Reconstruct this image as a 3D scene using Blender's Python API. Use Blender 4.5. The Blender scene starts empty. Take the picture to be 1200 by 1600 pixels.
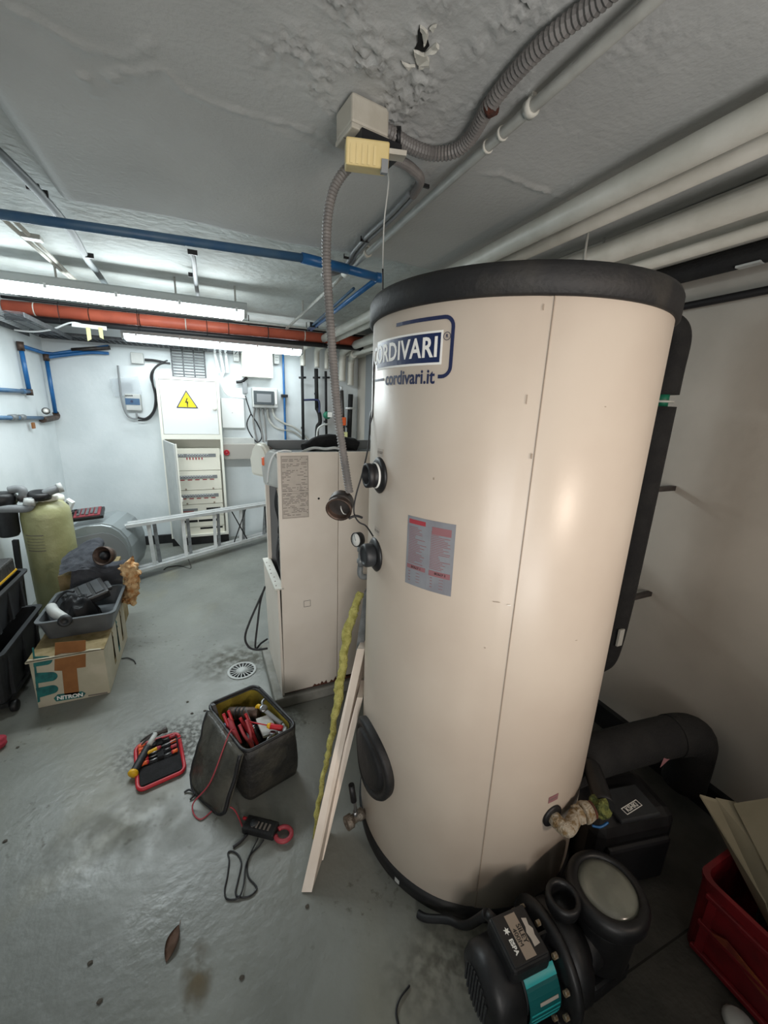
import bpy, bmesh, math, random
from mathutils import Vector, Matrix, noise, Euler
random.seed(7)
C = bpy.context.scene.collection
SC = bpy.context.scene
PI = math.pi
rad = math.radians
V = Vector

# ------------------------------------------------------------------ camera
HC = 1.6; FPX = 620.0
PITCH, ROLL, YAW = rad(14.652), rad(2.124), rad(24.582)
fw = V((math.sin(YAW)*math.cos(PITCH), math.cos(YAW)*math.cos(PITCH), -math.sin(PITCH)))
r0 = V((math.cos(YAW), -math.sin(YAW), 0)); u0 = r0.cross(fw)
rt = r0*math.cos(ROLL)+u0*math.sin(ROLL); up = -r0*math.sin(ROLL)+u0*math.cos(ROLL)
cam = bpy.data.cameras.new('camera'); cam_o = bpy.data.objects.new('camera', cam); C.objects.link(cam_o)
cam_o.matrix_world = Matrix(((rt.x, up.x, -fw.x, 0), (rt.y, up.y, -fw.y, 0), (rt.z, up.z, -fw.z, HC), (0, 0, 0, 1)))
cam.sensor_fit = 'HORIZONTAL'; cam.sensor_width = 36; cam.lens = FPX/1200*36; cam.clip_start = .02
SC.camera = cam_o
# a measured point of the photograph turned into a point of the room on a known plane
def ray(x, y): return rt*((x-600)/FPX)-up*((y-800)/FPX)+fw
def pz(x, y, z): r = ray(x, y); t = (z-HC)/r.z; return V((r.x*t, r.y*t, z))
def py(x, y, Y): r = ray(x, y); t = Y/r.y; return V((r.x*t, Y, HC+r.z*t))
def px(x, y, X): r = ray(x, y); t = X/r.x; return V((X, r.y*t, HC+r.z*t))

# ------------------------------------------------------------------ world, light, exposure
w = bpy.data.worlds.new('world'); SC.world = w; w.use_nodes = True
w.node_tree.nodes['Background'].inputs[0].default_value = (.75, .85, 1, 1)
w.node_tree.nodes['Background'].inputs[1].default_value = .3
SC.view_settings.view_transform = 'Standard'; SC.view_settings.look = 'None'
SC.view_settings.gamma = 1; SC.view_settings.use_curve_mapping = False
SC.view_settings.exposure = 0.0
def light(name, kind, loc, target, energy, color, **k):
    l = bpy.data.lights.new(name, kind); o = bpy.data.objects.new(name, l); C.objects.link(o)
    l.energy = energy; l.color = color
    for a, b in k.items(): setattr(l, a, b)
    o.location = loc; o.rotation_euler = (V(target)-V(loc)).to_track_quat('-Z', 'Y').to_euler()
    return o
# the warm lamp behind the photographer, aimed at the tank
light('work_lamp', 'SPOT', (1.35, -1.2, 1.55), (1.10, .9, 1.2), 62, (1, .83, .69), spot_size=rad(66), spot_blend=.6, shadow_soft_size=.09)
# cool ceiling tubes further back in the cellar, behind the photographer
light('rear_tube', 'AREA', (-.2, -1.3, 2.2), (-.2, -1.25, 0), .8, (.95, .98, 1), shape='RECTANGLE', size=1.2, size_y=.12)
light('ceiling_fill', 'AREA', (.5, -1.2, .9), (.6, .3, 2.5), 14, (1, .96, .92), shape='RECTANGLE', size=1.0, size_y=.8, spread=rad(120))  # added fill without a real source, aimed up to brighten the ceiling
light('boiler_fill', 'AREA', (-.85, -1.9, 1.5), (.40, 1.9, .9), 7, (1, .97, .93), shape='RECTANGLE', size=.9, size_y=1.3, spread=rad(62))  # added soft fill for the boiler front; the wall behind has no opening

# ------------------------------------------------------------------ materials
def lin(h):
    if isinstance(h, str):
        c = [int(h[i:i+2], 16)/255 for i in (0, 2, 4)]
    else: c = h
    return tuple((v/12.92 if v <= .04045 else ((v+.055)/1.055)**2.4) for v in c)+(1,)
def mat(name, col, rough=.5, metal=0, col2=None, scale=6, bump=0, bscale=60, emit=0, detail=4, lo=.42, hi=.62, alpha=1, trans=0, coat=0):
    m = bpy.data.materials.new(name); m.use_nodes = True; nt = m.node_tree; b = nt.nodes['Principled BSDF']
    b.inputs['Base Color'].default_value = lin(col); b.inputs['Roughness'].default_value = rough
    b.inputs['Metallic'].default_value = metal
    if coat: b.inputs['Coat Weight'].default_value = coat; b.inputs['Coat Roughness'].default_value = .15
    if trans: b.inputs['Transmission Weight'].default_value = trans
    if alpha < 1: b.inputs['Alpha'].default_value = alpha
    tc = nt.nodes.new('ShaderNodeTexCoord')
    if col2:
        n = nt.nodes.new('ShaderNodeTexNoise'); n.inputs['Scale'].default_value = scale; n.inputs['Detail'].default_value = detail
        nt.links.new(tc.outputs['Object'], n.inputs['Vector'])
        r = nt.nodes.new('ShaderNodeValToRGB'); r.color_ramp.elements[0].position = lo; r.color_ramp.elements[1].position = hi
        r.color_ramp.elements[0].color = lin(col); r.color_ramp.elements[1].color = lin(col2)
        nt.links.new(n.outputs['Fac'], r.inputs['Fac']); nt.links.new(r.outputs['Color'], b.inputs['Base Color'])
    if bump:
        n = nt.nodes.new('ShaderNodeTexNoise'); n.inputs['Scale'].default_value = bscale; n.inputs['Detail'].default_value = 5
        nt.links.new(tc.outputs['Object'], n.inputs['Vector'])
        bp = nt.nodes.new('ShaderNodeBump'); bp.inputs['Strength'].default_value = bump; bp.inputs['Distance'].default_value = .01
        nt.links.new(n.outputs['Fac'], bp.inputs['Height']); nt.links.new(bp.outputs['Normal'], b.inputs['Normal'])
    if emit:
        b.inputs['Emission Color'].default_value = lin(col); b.inputs['Emission Strength'].default_value = emit
    return m
M = dict(
    hoseg=mat('dark_conduit_grey', '6d6a68', .5, 0, '7a7673', 18), trayg=mat('tray_zinc', '55585b', .55, .3, '44474a', 30),
    ceil=mat('ceiling_paint', 'b2b3b1', .8, 0, 'c0c1bf', 2.2, .22, 80, lo=.35, hi=.7),
    wall=mat('wall_paint', 'd6dcde', .65, 0, 'cdd4d6', 3, .12, 30),
    wallr=mat('wall_paint_right', 'b3aca2', .6, 0, 'a8a197', 2.5, .12, 25),
    white=mat('white_enamel', 'c8bcae', .34, 0, 'c2b5a7', 3, .02, 90),
    boiler=mat('boiler_enamel', 'ded5ca', .45, 0, 'd6ccc0', 3, .03, 80),
    foam=mat('black_foam', '121214', .9, 0, '1b1b1b', 14, .3, 120),
    capm=mat('cap_vinyl', '131315', .62, 0, '322f2a', 9, .15, 90, lo=.52, hi=.85),
    rubber=mat('black_rubber', '17171a', .5, 0, None, bump=.05),
    black=mat('black_plastic', '141416', .45, 0, '1d1d1f', 20, .06, 90), bcloth=mat('black_cloth_nylon', '121214', .95, 0, '1a1a1d', 30, .3, 200),
    dark=mat('dark_grey_plastic', '26282b', .5, 0, '2e3134', 15, .05),
    navy=mat('navy_print', '14244f', .4), navyd=mat('navy_dark_print', '20294d', .4),
    paperw=mat('white_print', 'f0efea', .5), paper=mat('aged_paper', 'bcb2a8', .6, 0, 'b4aba1', 20),
    ink=mat('grey_ink', '716a64', .7), blackink=mat('black_ink', '161616', .6),
    stick=mat('silver_sticker', '8d9096', .4, .1, '84858c', 12), redink=mat('faded_red_ink', '8d6166', .6), redbar=mat('red_bar_ink', 'a23a44', .5),
    grey=mat('grey_plastic', '7d8082', .5), lgrey=mat('light_grey_plastic', 'b9bbb8', .5, 0, 'b0b2b0', 10), midg=mat('conduit_grey', '8b8b89', .5, 0, '7c7b79', 18),
    pipew=mat('painted_white_pipe', 'cfcdc4', .45, 0, 'c4c2b8', 10, .08, 60),
    conduitw=mat('painted_conduit', 'b4b4ae', .45, 0, 'a6a6a0', 14, .08, 70),
    junction=mat('junction_box_plastic', 'bdb8ac', .5, 0, 'b0aa9d', 14, .1), beige=mat('beige_plastic', 'dcc78d', .45, 0, 'd3bd80', 10),
    cream=mat('cream_enamel', 'e6e5da', .4), creamd=mat('cream_panel', 'e9e6d8', .45), offw=mat('off_white_plastic', 'dfe2e2', .45),
    blue=mat('blue_pipe', '1e5a91', .35, 0, '24659f', 12), blued=mat('dusty_blue_pipe', '35597c', .45, 0, '46647f', 9),
    teal=mat('teal_metal', '168a8c', .35, .2), teald=mat('dark_teal', '0f5f60', .4),
    orange=mat('orange_pipe', 'b95a42', .5, 0, 'a8503b', 8), red=mat('red_plastic', 'b5202c', .4), orangep=mat('orange_plastic', 'e4622a', .4),
    yellow=mat('yellow_plastic', 'd9a91c', .4), yellows=mat('warning_yellow', 'f6dc10', .4), green=mat('pump_green', '1c6b52', .45),
    steel=mat('steel', '9a9c9e', .32, .9, '7e8082', 30), alu=mat('aluminium', 'd0d2d2', .4, .25, 'c2c4c4', 12), darkm=mat('dark_steel', '4b4745', .5, .6, '3a3533', 20),
    galv=mat('galvanised', '85898b', .5, .3, '707476', 25), brass=mat('corroded_brass', '86704e', .65, .3, 'b3a998', 55, .9, 140, lo=.4, hi=.56),
    patina=mat('green_patina', '6d7238', .8, 0, '3f4a22', 60, .9, 150), bronze=mat('dark_bronze', '5a4940', .5, .5, '3f342e', 30, .3),
    crate=mat('red_crate', '78141b', .5, 0, '590f15', 8, .1), card=mat('cardboard', '8e5e33', .8, 0, '83552d', 12), cardw=mat('printed_white_cardboard', 'b7b09c', .75, 0, 'aaa48f', 8),
    cardd=mat('kraft_inside', '8a7a58', .85, 0, '74643f', 15, .3, 60), gloveg=mat('teal_glove_print', '1f6d6a', .6, 0, '154d50', 25),
    frp=mat('resin_vessel', 'a6a57a', .42, 0, '8b8b60', 5, .25, 40, lo=.35, hi=.65), fabric=mat('charcoal_cloth', '696c73', .95, 0, '585b62', 12, .4, 200),
    vinyl=mat('black_vinyl_bag', '222120', .55, 0, '37352f', 14, .5, 60), flap=mat('worn_grey_bag_lid', '35342f', .28, 0, '56544c', 9, .35, 50, lo=.35, hi=.7),
    olive=mat('yellow_bag_lining', '8f7f22', .85, 0, '6f6119', 10, .3, 100), wool=mat('mineral_wool', 'cfc778', .95, 0, 'a39b4f', 40, 1, 160, lo=.35, hi=.7),
    rust=mat('rust', '5d3325', .9, 0, '3a221c', 40, .6, 120), leaf=mat('dry_leaf', '84695a', .8, 0, '6d5443', 20, .3, 80), board=mat('white_board', 'e6dacd', .5, 0, 'dccfc1', 9),
    boarde=mat('board_edge', '9a8b7c', .7), flesh=mat('brown_wool_rag', 'a3713f', .95, 0, 'd3b489', 22, 1, 60, lo=.4, hi=.6), lid=mat('clear_dusty_lid', '6f7168', .25, 0, '7d7f75', 14, coat=.5),
    lcd=mat('grey_window', '6d7478', .25), debris=mat('debris', '4a443c', .9), stainm=mat('grout', '2c2a26', .9), glassd=mat('smoked_cover', '4b5154', .2, coat=.4),
    bag=mat('plastic_bag', 'ccd3d8', .3, alpha=.35), tube=mat('lamp_diffuser', 'f4ffff', .4, emit=5.5), tubeh=mat('lamp_housing', 'a5a9a8', .5), tape=mat('yellow_tape', 'd8d79a', .6),
    sheet=mat('cream_sheet', '8a836f', .8, 0, '7f7965', 6), tealst=mat('teal_sticker', '2fb3b5', .3), pinkr=mat('pink_red_cloth', 'a33040', .8), manila=mat('dark_hole', '0c0c0d', .8),
)
M['tube'].node_tree.nodes['Principled BSDF'].inputs['Emission Color'].default_value = (.80, .97, 1, 1)

def floor_mat():
    m = bpy.data.materials.new('painted_concrete'); m.use_nodes = True; nt = m.node_tree; b = nt.nodes['Principled BSDF']
    tc = nt.nodes.new('ShaderNodeTexCoord')
    def nz(s, d=5, dist=0):
        n = nt.nodes.new('ShaderNodeTexNoise'); n.inputs['Scale'].default_value = s; n.inputs['Detail'].default_value = d; n.inputs['Distortion'].default_value = dist
        nt.links.new(tc.outputs['Object'], n.inputs['Vector']); return n.outputs['Fac']
    def ramp(f, a, c1, b_, c2):
        r = nt.nodes.new('ShaderNodeValToRGB'); e = r.color_ramp.elements; e[0].position = a; e[1].position = b_; e[0].color = c1; e[1].color = c2
        nt.links.new(f, r.inputs['Fac']); return r.outputs['Color']
    def mix(f, a, c, k='MIX'):
        x = nt.nodes.new('ShaderNodeMix'); x.data_type = 'RGBA'; x.blend_type = k
        if isinstance(f, float): x.inputs['Factor'].default_value = f
        else: nt.links.new(f, x.inputs['Factor'])
        nt.links.new(a, x.inputs['A'])
        if isinstance(c, tuple): x.inputs['B'].default_value = c
        else: nt.links.new(c, x.inputs['B'])
        return x.outputs['Result']
    base = ramp(nz(1.7, 6, .4), .35, lin('6d6f6a'), .68, lin('82847e'))
    g = (0, 0, 0, 1); wh = (1, 1, 1, 1)
    speck = ramp(nz(38, 6), .60, g, .70, wh); patch = ramp(nz(2.3, 4, 1), .50, g, .62, wh)
    sp = mix(1.0, speck, patch, 'MULTIPLY')
    c = mix(sp, base, lin('5b5a52'))
    stain = ramp(nz(1.1, 3, .6), .58, g, .75, wh)
    c = mix(stain, c, lin('7f7c6b'))
    nt.links.new(c, b.inputs['Base Color'])
    nt.links.new(ramp(nz(6, 4), .35, (.28,)*3+(1,), .7, (.5,)*3+(1,)), b.inputs['Roughness'])
    bp = nt.nodes.new('ShaderNodeBump'); bp.inputs['Strength'].default_value = .35; bp.inputs['Distance'].default_value = .006
    nt.links.new(nz(28, 6), bp.inputs['Height']); nt.links.new(bp.outputs['Normal'], b.inputs['Normal'])
    return m
M['floor'] = floor_mat()

# ------------------------------------------------------------------ mesh helpers (all in room coordinates)
def NB(): return bmesh.new()
def box(bm, lo, hi, mx=None, bev=0):
    lo = V(lo); hi = V(hi)
    g = bmesh.ops.create_cube(bm, size=1)['verts']; s = hi-lo; c = (lo+hi)/2
    for v in g: v.co = V((v.co.x*s.x+c.x, v.co.y*s.y+c.y, v.co.z*s.z+c.z))
    if bev:
        es = {e for v in g for e in v.link_edges}
        r = bmesh.ops.bevel(bm, geom=list(es), offset=bev, segments=2, affect='EDGES', profile=.5)
        g = list({v for f in r['faces'] for v in f.verts} | {v for v in g if v.is_valid})
    if mx:
        for v in g: v.co = mx @ v.co
    return bm
def smooth_path(pts, n=6):
    pts = [V(p) for p in pts]
    if len(pts) < 3: return pts
    out = []
    for i in range(len(pts)-1):
        p0 = pts[max(i-1, 0)]; p1 = pts[i]; p2 = pts[i+1]; p3 = pts[min(i+2, len(pts)-1)]
        for k in range(n):
            t = k/n
            out.append(.5*((2*p1)+(p2-p0)*t+(2*p0-5*p1+4*p2-p3)*t*t+(3*p1-p0-3*p2+p3)*t**3))
    out.append(pts[-1]); return out
def resample(pts, step):
    out = [pts[0]]; acc = 0
    for a, b in zip(pts, pts[1:]):
        L = (b-a).length
        if L < 1e-9: continue
        d = step-acc
        while d <= L:
            out.append(a.lerp(b, d/L)); d += step
        acc = L-(d-step)
    if (out[-1]-pts[-1]).length > step*.3: out.append(pts[-1])
    return out
def tube(bm, pts, r, seg=10, caps=True, rf=None, flat=1, sm=True):
    pts = [V(p) for p in pts]; n = len(pts); rings = []; nrm = None
    for i, p in enumerate(pts):
        t = (pts[min(i+1, n-1)]-pts[max(i-1, 0)]).normalized()
        if nrm is None:
            nrm = t.orthogonal().normalized()
            if flat != 1:
                nrm = V((0, 0, 1))-t*t.z; nrm.normalize()
        else:
            nrm = (nrm-t*nrm.dot(t)).normalized()
        bt = t.cross(nrm); rr = rf(i, n) if rf else r
        rings.append([bm.verts.new(p+(nrm*math.cos(a)*flat+bt*math.sin(a))*rr) for a in [2*PI*k/seg for k in range(seg)]])
    for a, b in zip(rings, rings[1:]):
        for k in range(seg):
            bm.faces.new((a[k], a[(k+1) % seg], b[(k+1) % seg], b[k])).smooth = sm
    if caps:
        bm.faces.new(rings[0][::-1]); bm.faces.new(rings[-1])
    return bm
def corr(bm, pts, r, step=.0045, depth=.2, seg=12):
    p = resample(smooth_path(pts, 10), step)
    return tube(bm, p, r, seg, rf=lambda i, n: r*(1 if i % 2 else 1-depth), sm=False)
def lathe(bm, prof, base=(0, 0, 0), axis=(0, 0, 1), seg=28, smooth=True, ring=False):
    q = V((0, 0, 1)).rotation_difference(V(axis).normalized()); base = V(base); rings = []
    for r, z in prof:
        if r < 1e-6: rings.append([bm.verts.new(base+q @ V((0, 0, z)))])
        else: rings.append([bm.verts.new(base+q @ V((r*math.cos(2*PI*k/seg), r*math.sin(2*PI*k/seg), z))) for k in range(seg)])
    for a, b in zip(rings, rings[1:]):
        for k in range(seg):
            k2 = (k+1) % seg
            if len(a) == 1 and len(b) == 1: continue
            if len(a) == 1: f = bm.faces.new((a[0], b[k2], b[k]))
            elif len(b) == 1: f = bm.faces.new((a[k], a[k2], b[0]))
            else: f = bm.faces.new((a[k], a[k2], b[k2], b[k]))
            f.smooth = smooth
    if ring:
        for k in range(seg): bm.faces.new((rings[-1][k], rings[-1][(k+1) % seg], rings[0][(k+1) % seg], rings[0][k]))
        return bm
    for e, rg in ((0, rings[0]), (1, rings[-1])):
        if len(rg) > 1: bm.faces.new(rg[::-1] if e == 0 else rg)
    return bm
def cyl(bm, a, b, r, r2=None, seg=20, bev=.0):
    a = V(a); b = V(b); L = (b-a).length; r2 = r if r2 is None else r2
    pr = [(r-bev, 0), (r, bev), (r2, L-bev), (r2-bev, L)] if bev else [(r, 0), (r2, L)]
    return lathe(bm, pr, a, b-a, seg, True)
def prism(bm, outline, o, ex, ey, ez, depth):
    """outline (x,y) in the frame o, ex, ey; extruded along ez by depth"""
    o = V(o); ex = V(ex); ey = V(ey); ez = V(ez)
    A = [bm.verts.new(o+ex*x+ey*y) for x, y in outline]; B = [bm.verts.new(o+ex*x+ey*y+ez*depth) for x, y in outline]
    bm.faces.new(A[::-1]); bm.faces.new(B); n = len(A)
    for i in range(n): bm.faces.new((A[i], A[(i+1) % n], B[(i+1) % n], B[i]))
    return bm
def quadslab(bm, pts, t):
    """a slab on 3+ room points with thickness t (vector)"""
    t = V(t); A = [bm.verts.new(V(p)) for p in pts]; B = [bm.verts.new(V(p)+t) for p in pts]
    bm.faces.new(A[::-1]); bm.faces.new(B); n = len(A)
    for i in range(n): bm.faces.new((A[i], A[(i+1) % n], B[(i+1) % n], B[i]))
    return bm
def ellipse(rx, ry, n=28): return [(rx*math.cos(2*PI*k/n), ry*math.sin(2*PI*k/n)) for k in range(n)]
def rrect(w_, h_, r, n=4):
    out = []
    for cx, cy, a0 in ((w_/2-r, h_/2-r, 0), (-w_/2+r, h_/2-r, 90), (-w_/2+r, -h_/2+r, 180), (w_/2-r, -h_/2+r, 270)):
        out += [(cx+r*math.cos(rad(a0+90*k/n)), cy+r*math.sin(rad(a0+90*k/n))) for k in range(n+1)]
    return out
def text_bm(s, size, depth=.0, bold=0, space=1):
    cu = bpy.data.curves.new('text', 'FONT'); cu.body = s; cu.size = size; cu.align_x = 'CENTER'; cu.align_y = 'CENTER'; cu.extrude = depth; cu.offset = bold
    cu.space_character = space; cu.resolution_u = 3
    o = bpy.data.objects.new('text', cu); C.objects.link(o); bpy.context.view_layer.update()
    me = bpy.data.meshes.new_from_object(o); bm = NB(); bm.from_mesh(me); bpy.data.objects.remove(o); bpy.data.meshes.remove(me); bpy.data.curves.remove(cu)
    return bm
def remap(bm, f):
    for v in bm.verts: v.co = f(v.co.copy())
    return bm
def frame(bm, o, ex, ey):
    o = V(o); ex = V(ex).normalized(); ey = V(ey).normalized(); ez = ex.cross(ey)
    return remap(bm, lambda c: o+ex*c.x+ey*c.y+ez*c.z)
def FM(o, ex, ey):
    ex = V(ex).normalized(); ey = (V(ey)-ex*ex.dot(V(ey))).normalized(); ez = ex.cross(ey)
    return Matrix(((ex.x, ey.x, ez.x, o[0]), (ex.y, ey.y, ez.y, o[1]), (ex.z, ey.z, ez.z, o[2]), (0, 0, 0, 1)))

# ------------------------------------------------------------------ object helpers
WL = {}
def obj(name, bm, m, parent=None, label=None, sm=False):
    bmesh.ops.recalc_face_normals(bm, faces=bm.faces)
    xs = [v.co for v in bm.verts]
    lo = V((min(c.x for c in xs), min(c.y for c in xs), min(c.z for c in xs))); hi = V((max(c.x for c in xs), max(c.y for c in xs), max(c.z for c in xs)))
    org = V(((lo.x+hi.x)/2, (lo.y+hi.y)/2, lo.z))
    for v in bm.verts: v.co -= org
    if sm:
        for f in bm.faces: f.smooth = True
    me = bpy.data.meshes.new(name); bm.to_mesh(me); bm.free(); me.materials.append(M[m] if isinstance(m, str) else m)
    o = bpy.data.objects.new(name, me); C.objects.link(o); WL[o.name] = org
    if parent: o.parent = parent; o.location = org-WL[parent.name]
    else: o.location = org
    if label: o['label'] = label
    return o
def tag(o, label, cat, group=None, kind=None):
    o['label'] = label; o['category'] = cat
    if group: o['group'] = group
    if kind: o['kind'] = kind
    return o
def thing(name, label, cat, loc, group=None):
    o = bpy.data.objects.new(name, None); C.objects.link(o); o.location = loc; o.empty_display_size = .05
    WL[o.name] = V(loc); return tag(o, label, cat, group)
def struct(name, bm, m, parent=None):
    o = obj(name, bm, m, parent)
    if not parent: o['kind'] = 'structure'
    return o
def shift_copy(o, delta, parent):
    c = o.copy(); C.objects.link(c); c.parent = parent; c.location = o.location+V(delta); WL[c.name] = WL[o.name]+V(delta); return c
def stuff(o): o['kind'] = 'stuff'; return o
def B(*a, **k): return box(NB(), *a, **k)
def T(pts, r, seg=10, n=6, **k): return tube(NB(), smooth_path(pts, n) if n else [V(p) for p in pts], r, seg, **k)
def Cy(a, b, r, r2=None, seg=20, bev=0): return cyl(NB(), a, b, r, r2, seg, bev)

# ================================================================== THE ROOM
XL, XR, YB, YF, ZC, ZS = -1.33, 1.85, 5.0, -2.3, 2.40, 2.33
struct('floor', B((XL-.1, YF-.1, -.1), (XR+.1, YB+.1, 0)), 'floor')
FL = bpy.data.objects['floor']
struct('wall_back', B((XL-.1, YB, 0), (XR+.1, YB+.1, ZC)), 'wall')
struct('wall_left', B((XL-.1, YF-.1, 0), (XL, YB, ZC)), 'wall')
struct('wall_right', B((XR, YF-.1, 0), (XR+.1, YB, ZC)), 'wallr')
struct('wall_front', B((XL, YF-.1, 0), (XR, YF, ZC)), 'wall')
struct('ceiling', B((XL-.1, YF-.1, ZC), (XR+.1, YB+.1, ZC+.1)), mat('far_ceiling_paint', 'c3c8c6', .75, 0, 'b2b5b1', 3, .9, 22))
# lower plastered slab above the photographer; its underside is modelled in relief
def segd(p, a, b):
    ab = b-a; t = max(0, min(1, (p-a).dot(ab)/ab.length_squared)); return (p-(a+ab*t)).length
def pl(*q): return [pz(x, y, ZS).xy for x, y in q]
ridges = [(pl((125, 120), (170, 118), (200, 110), (250, 105), (262, 112), (285, 140), (330, 160), (380, 175), (440, 190), (490, 205), (530, 228)), .010, .004),
          (pl((0, 10), (50, 25), (90, 50), (130, 75), (200, 90), (240, 70)), .012, .004), (pl((750, 270), (780, 270), (830, 290), (870, 305), (905, 315)), .009, .005),
          (pl((130, 120), (150, 145), (185, 120), (230, 118)), .012, .004), (pl((400, 190), (520, 240), (560, 230), (640, 235)), .015, .003),
          (pl((640, 40), (700, 90), (640, 160)), .02, .003)]
rough_c = [(pz(620, 40, ZS).xy, .26, .0045), (pz(690, 110, ZS).xy, .22, .006), (pz(480, 60, ZS).xy, .17, .004), (pz(760, 40, ZS).xy, .2, .004), (pz(1080, 30, ZS).xy, .16, .004), (pz(930, 180, ZS).xy, .22, .0022), (pz(560, 160, ZS).xy, .2, .005), (pz(640, 260, ZS).xy, .1, .004)]
def relief(x, y):
    p = V((x, y)); h = 0
    h += .006*noise.noise(V((x*2, y*2, 0)))+.0009*max(0, .3+noise.noise(V((x*3+y*2, y*4, 8))))*(1-abs(noise.noise(V((x*70, y*70, 3))))*3)
    for c, R_, a in rough_c:
        d = (p-c).length/R_
        if d < 1.3:
            k = max(0, 1-d*d/1.7)
            m_ = max(0, .25+noise.noise(V((x*9, y*9, 11))))
            t = (1-abs(noise.noise(V((x*75, y*75, 3))))*3.2)+.5*noise.noise(V((x*150, y*150, 7)))
            h += a*k*m_*max(-.2, t)*1.5
    for pts, w_, a in ridges:
        d = min(segd(p, V(s), V(e)) for s, e in zip(pts, pts[1:]))
        dd = d+.012*noise.noise(V((x*25, y*25, 9)))
        if dd < w_*2.2: h += a*math.exp(-(dd/w_)**2)*(1+1.2*noise.noise(V((x*60, y*60, 1))))
    return h
def soffit():
    bm = NB()
    sx0, sx1 = -.46, XR-.002; sy0, sy1 = -.6, 2.18
    st = .0085; nx = int((sx1-sx0)/st); ny = int((sy1-sy0)/st); g = []
    for j in range(ny+1):
        row = []
        for i in range(nx+1):
            x = sx0+(sx1-sx0)*i/nx; y = sy0+(sy1-sy0)*j/ny
            e = min(1, (sy1-y)/.10, (x-sx0)/.08); e = max(0, e); z = ZC-.004-(ZC-.004-ZS)*math.sin(e*PI/2)**.7
            y2 = y+(.12*noise.noise(V((x*1.3, 0, 5)))-.02*(x-.3))*(max(0, y-1.6)/.6)
            row.append(bm.verts.new((x, y2, z-(relief(x, y) if y > .2 else 0)*e)))
        g.append(row)
    for j in range(ny):
        for i in range(nx):
            bm.faces.new((g[j][i], g[j][i+1], g[j+1][i+1], g[j+1][i])).smooth = True
    return bm
o = struct('trim_1', soffit(), 'ceil')
struct('trim_2', B((-.46, YF, ZS), (XR, -.6, ZC-.001)), 'ceil')
# blown-out plaster lump with a dark hole
def ceil_poly(pts, z, t): return quadslab(NB(), [pz(x, y, z) for x, y in pts], (0, 0, -t))
struct('plaster_hole', ceil_poly([(656, 39), (659, 44), (659, 62), (662, 68), (668, 60), (671, 70), (663, 80), (655, 77), (648, 75), (653, 65), (653, 48)], ZS-.004, .002), 'manila', o)
for pts_ in ([(657, 38), (668, 46), (671, 54), (664, 66), (660, 60)], [(647, 77), (656, 79), (664, 84), (671, 92), (672, 103), (664, 101), (655, 105), (652, 94)], [(664, 83), (672, 76), (682, 67), (686, 71), (680, 78)], [(628, 95), (640, 100), (648, 101), (640, 106)], [(672, 42), (682, 38), (678, 46)]):
    b__ = ceil_poly(pts_, ZS-.004, .006)
    bmesh.ops.subdivide_edges(b__, edges=b__.edges[:], cuts=3, use_grid_fill=True)
    for v in b__.verts: v.co += noise.noise_vector(v.co*80)*.004
    struct('plaster_chip', b__, 'pipew', o)
# dark baseboards, boxed ledge under the ceiling on the right, pilaster
struct('baseboard_back', B((XL, YB-.03, 0), (-.4, YB, .10)), 'black')
struct('baseboard_right', B((XR-.03, 0.1, 0), (XR, YB-.05, .12)), 'black')
struct('trim_3', B((1.62, -.6, 2.19), (XR, 4.96, 2.325)), 'pipew')
bm = B((1.80, 4.35, 0), (1.85, 4.6, 2.19)); struct('trim_4', bm, 'grey')
# floor joint, drain surround stain
dmat = mat('dark_floor', '3d3b36', .6, 0, '4c4943', 7, .25, 60)  # floor colour set darker on both sides of the joint
jA = pz(1058, 1465, 0); jB = pz(929, 1556, 0); jm_ = (jA.y-jB.y)/(jA.x-jB.x)
def jy(x): return jA.y+jm_*(x-jA.x)
struct('dark_floor_area', quadslab(NB(), [V((.80, -.55, 0)), V((1.84, -.55, 0)), V((1.84, jy(1.84)-.003, 0)), V((.80, jy(.80)-.003, 0))], (0, 0, .002)), dmat, FL)
struct('dark_floor_area', quadslab(NB(), [V((.80, jy(.8)+.003, 0)), V((1.84, jy(1.84)+.003, 0)), V((1.84, 1.6, 0)), V((.80, 1.6, 0))], (0, 0, .002)), dmat, FL)
struct('floor_joint', quadslab(NB(), [V((.80, jy(.8)-.003, 0)), V((1.84, jy(1.84)-.003, 0)), V((1.84, jy(1.84)+.003, 0)), V((.80, jy(.8)+.003, 0))], (0, 0, .0006)), 'stainm', FL)
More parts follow.
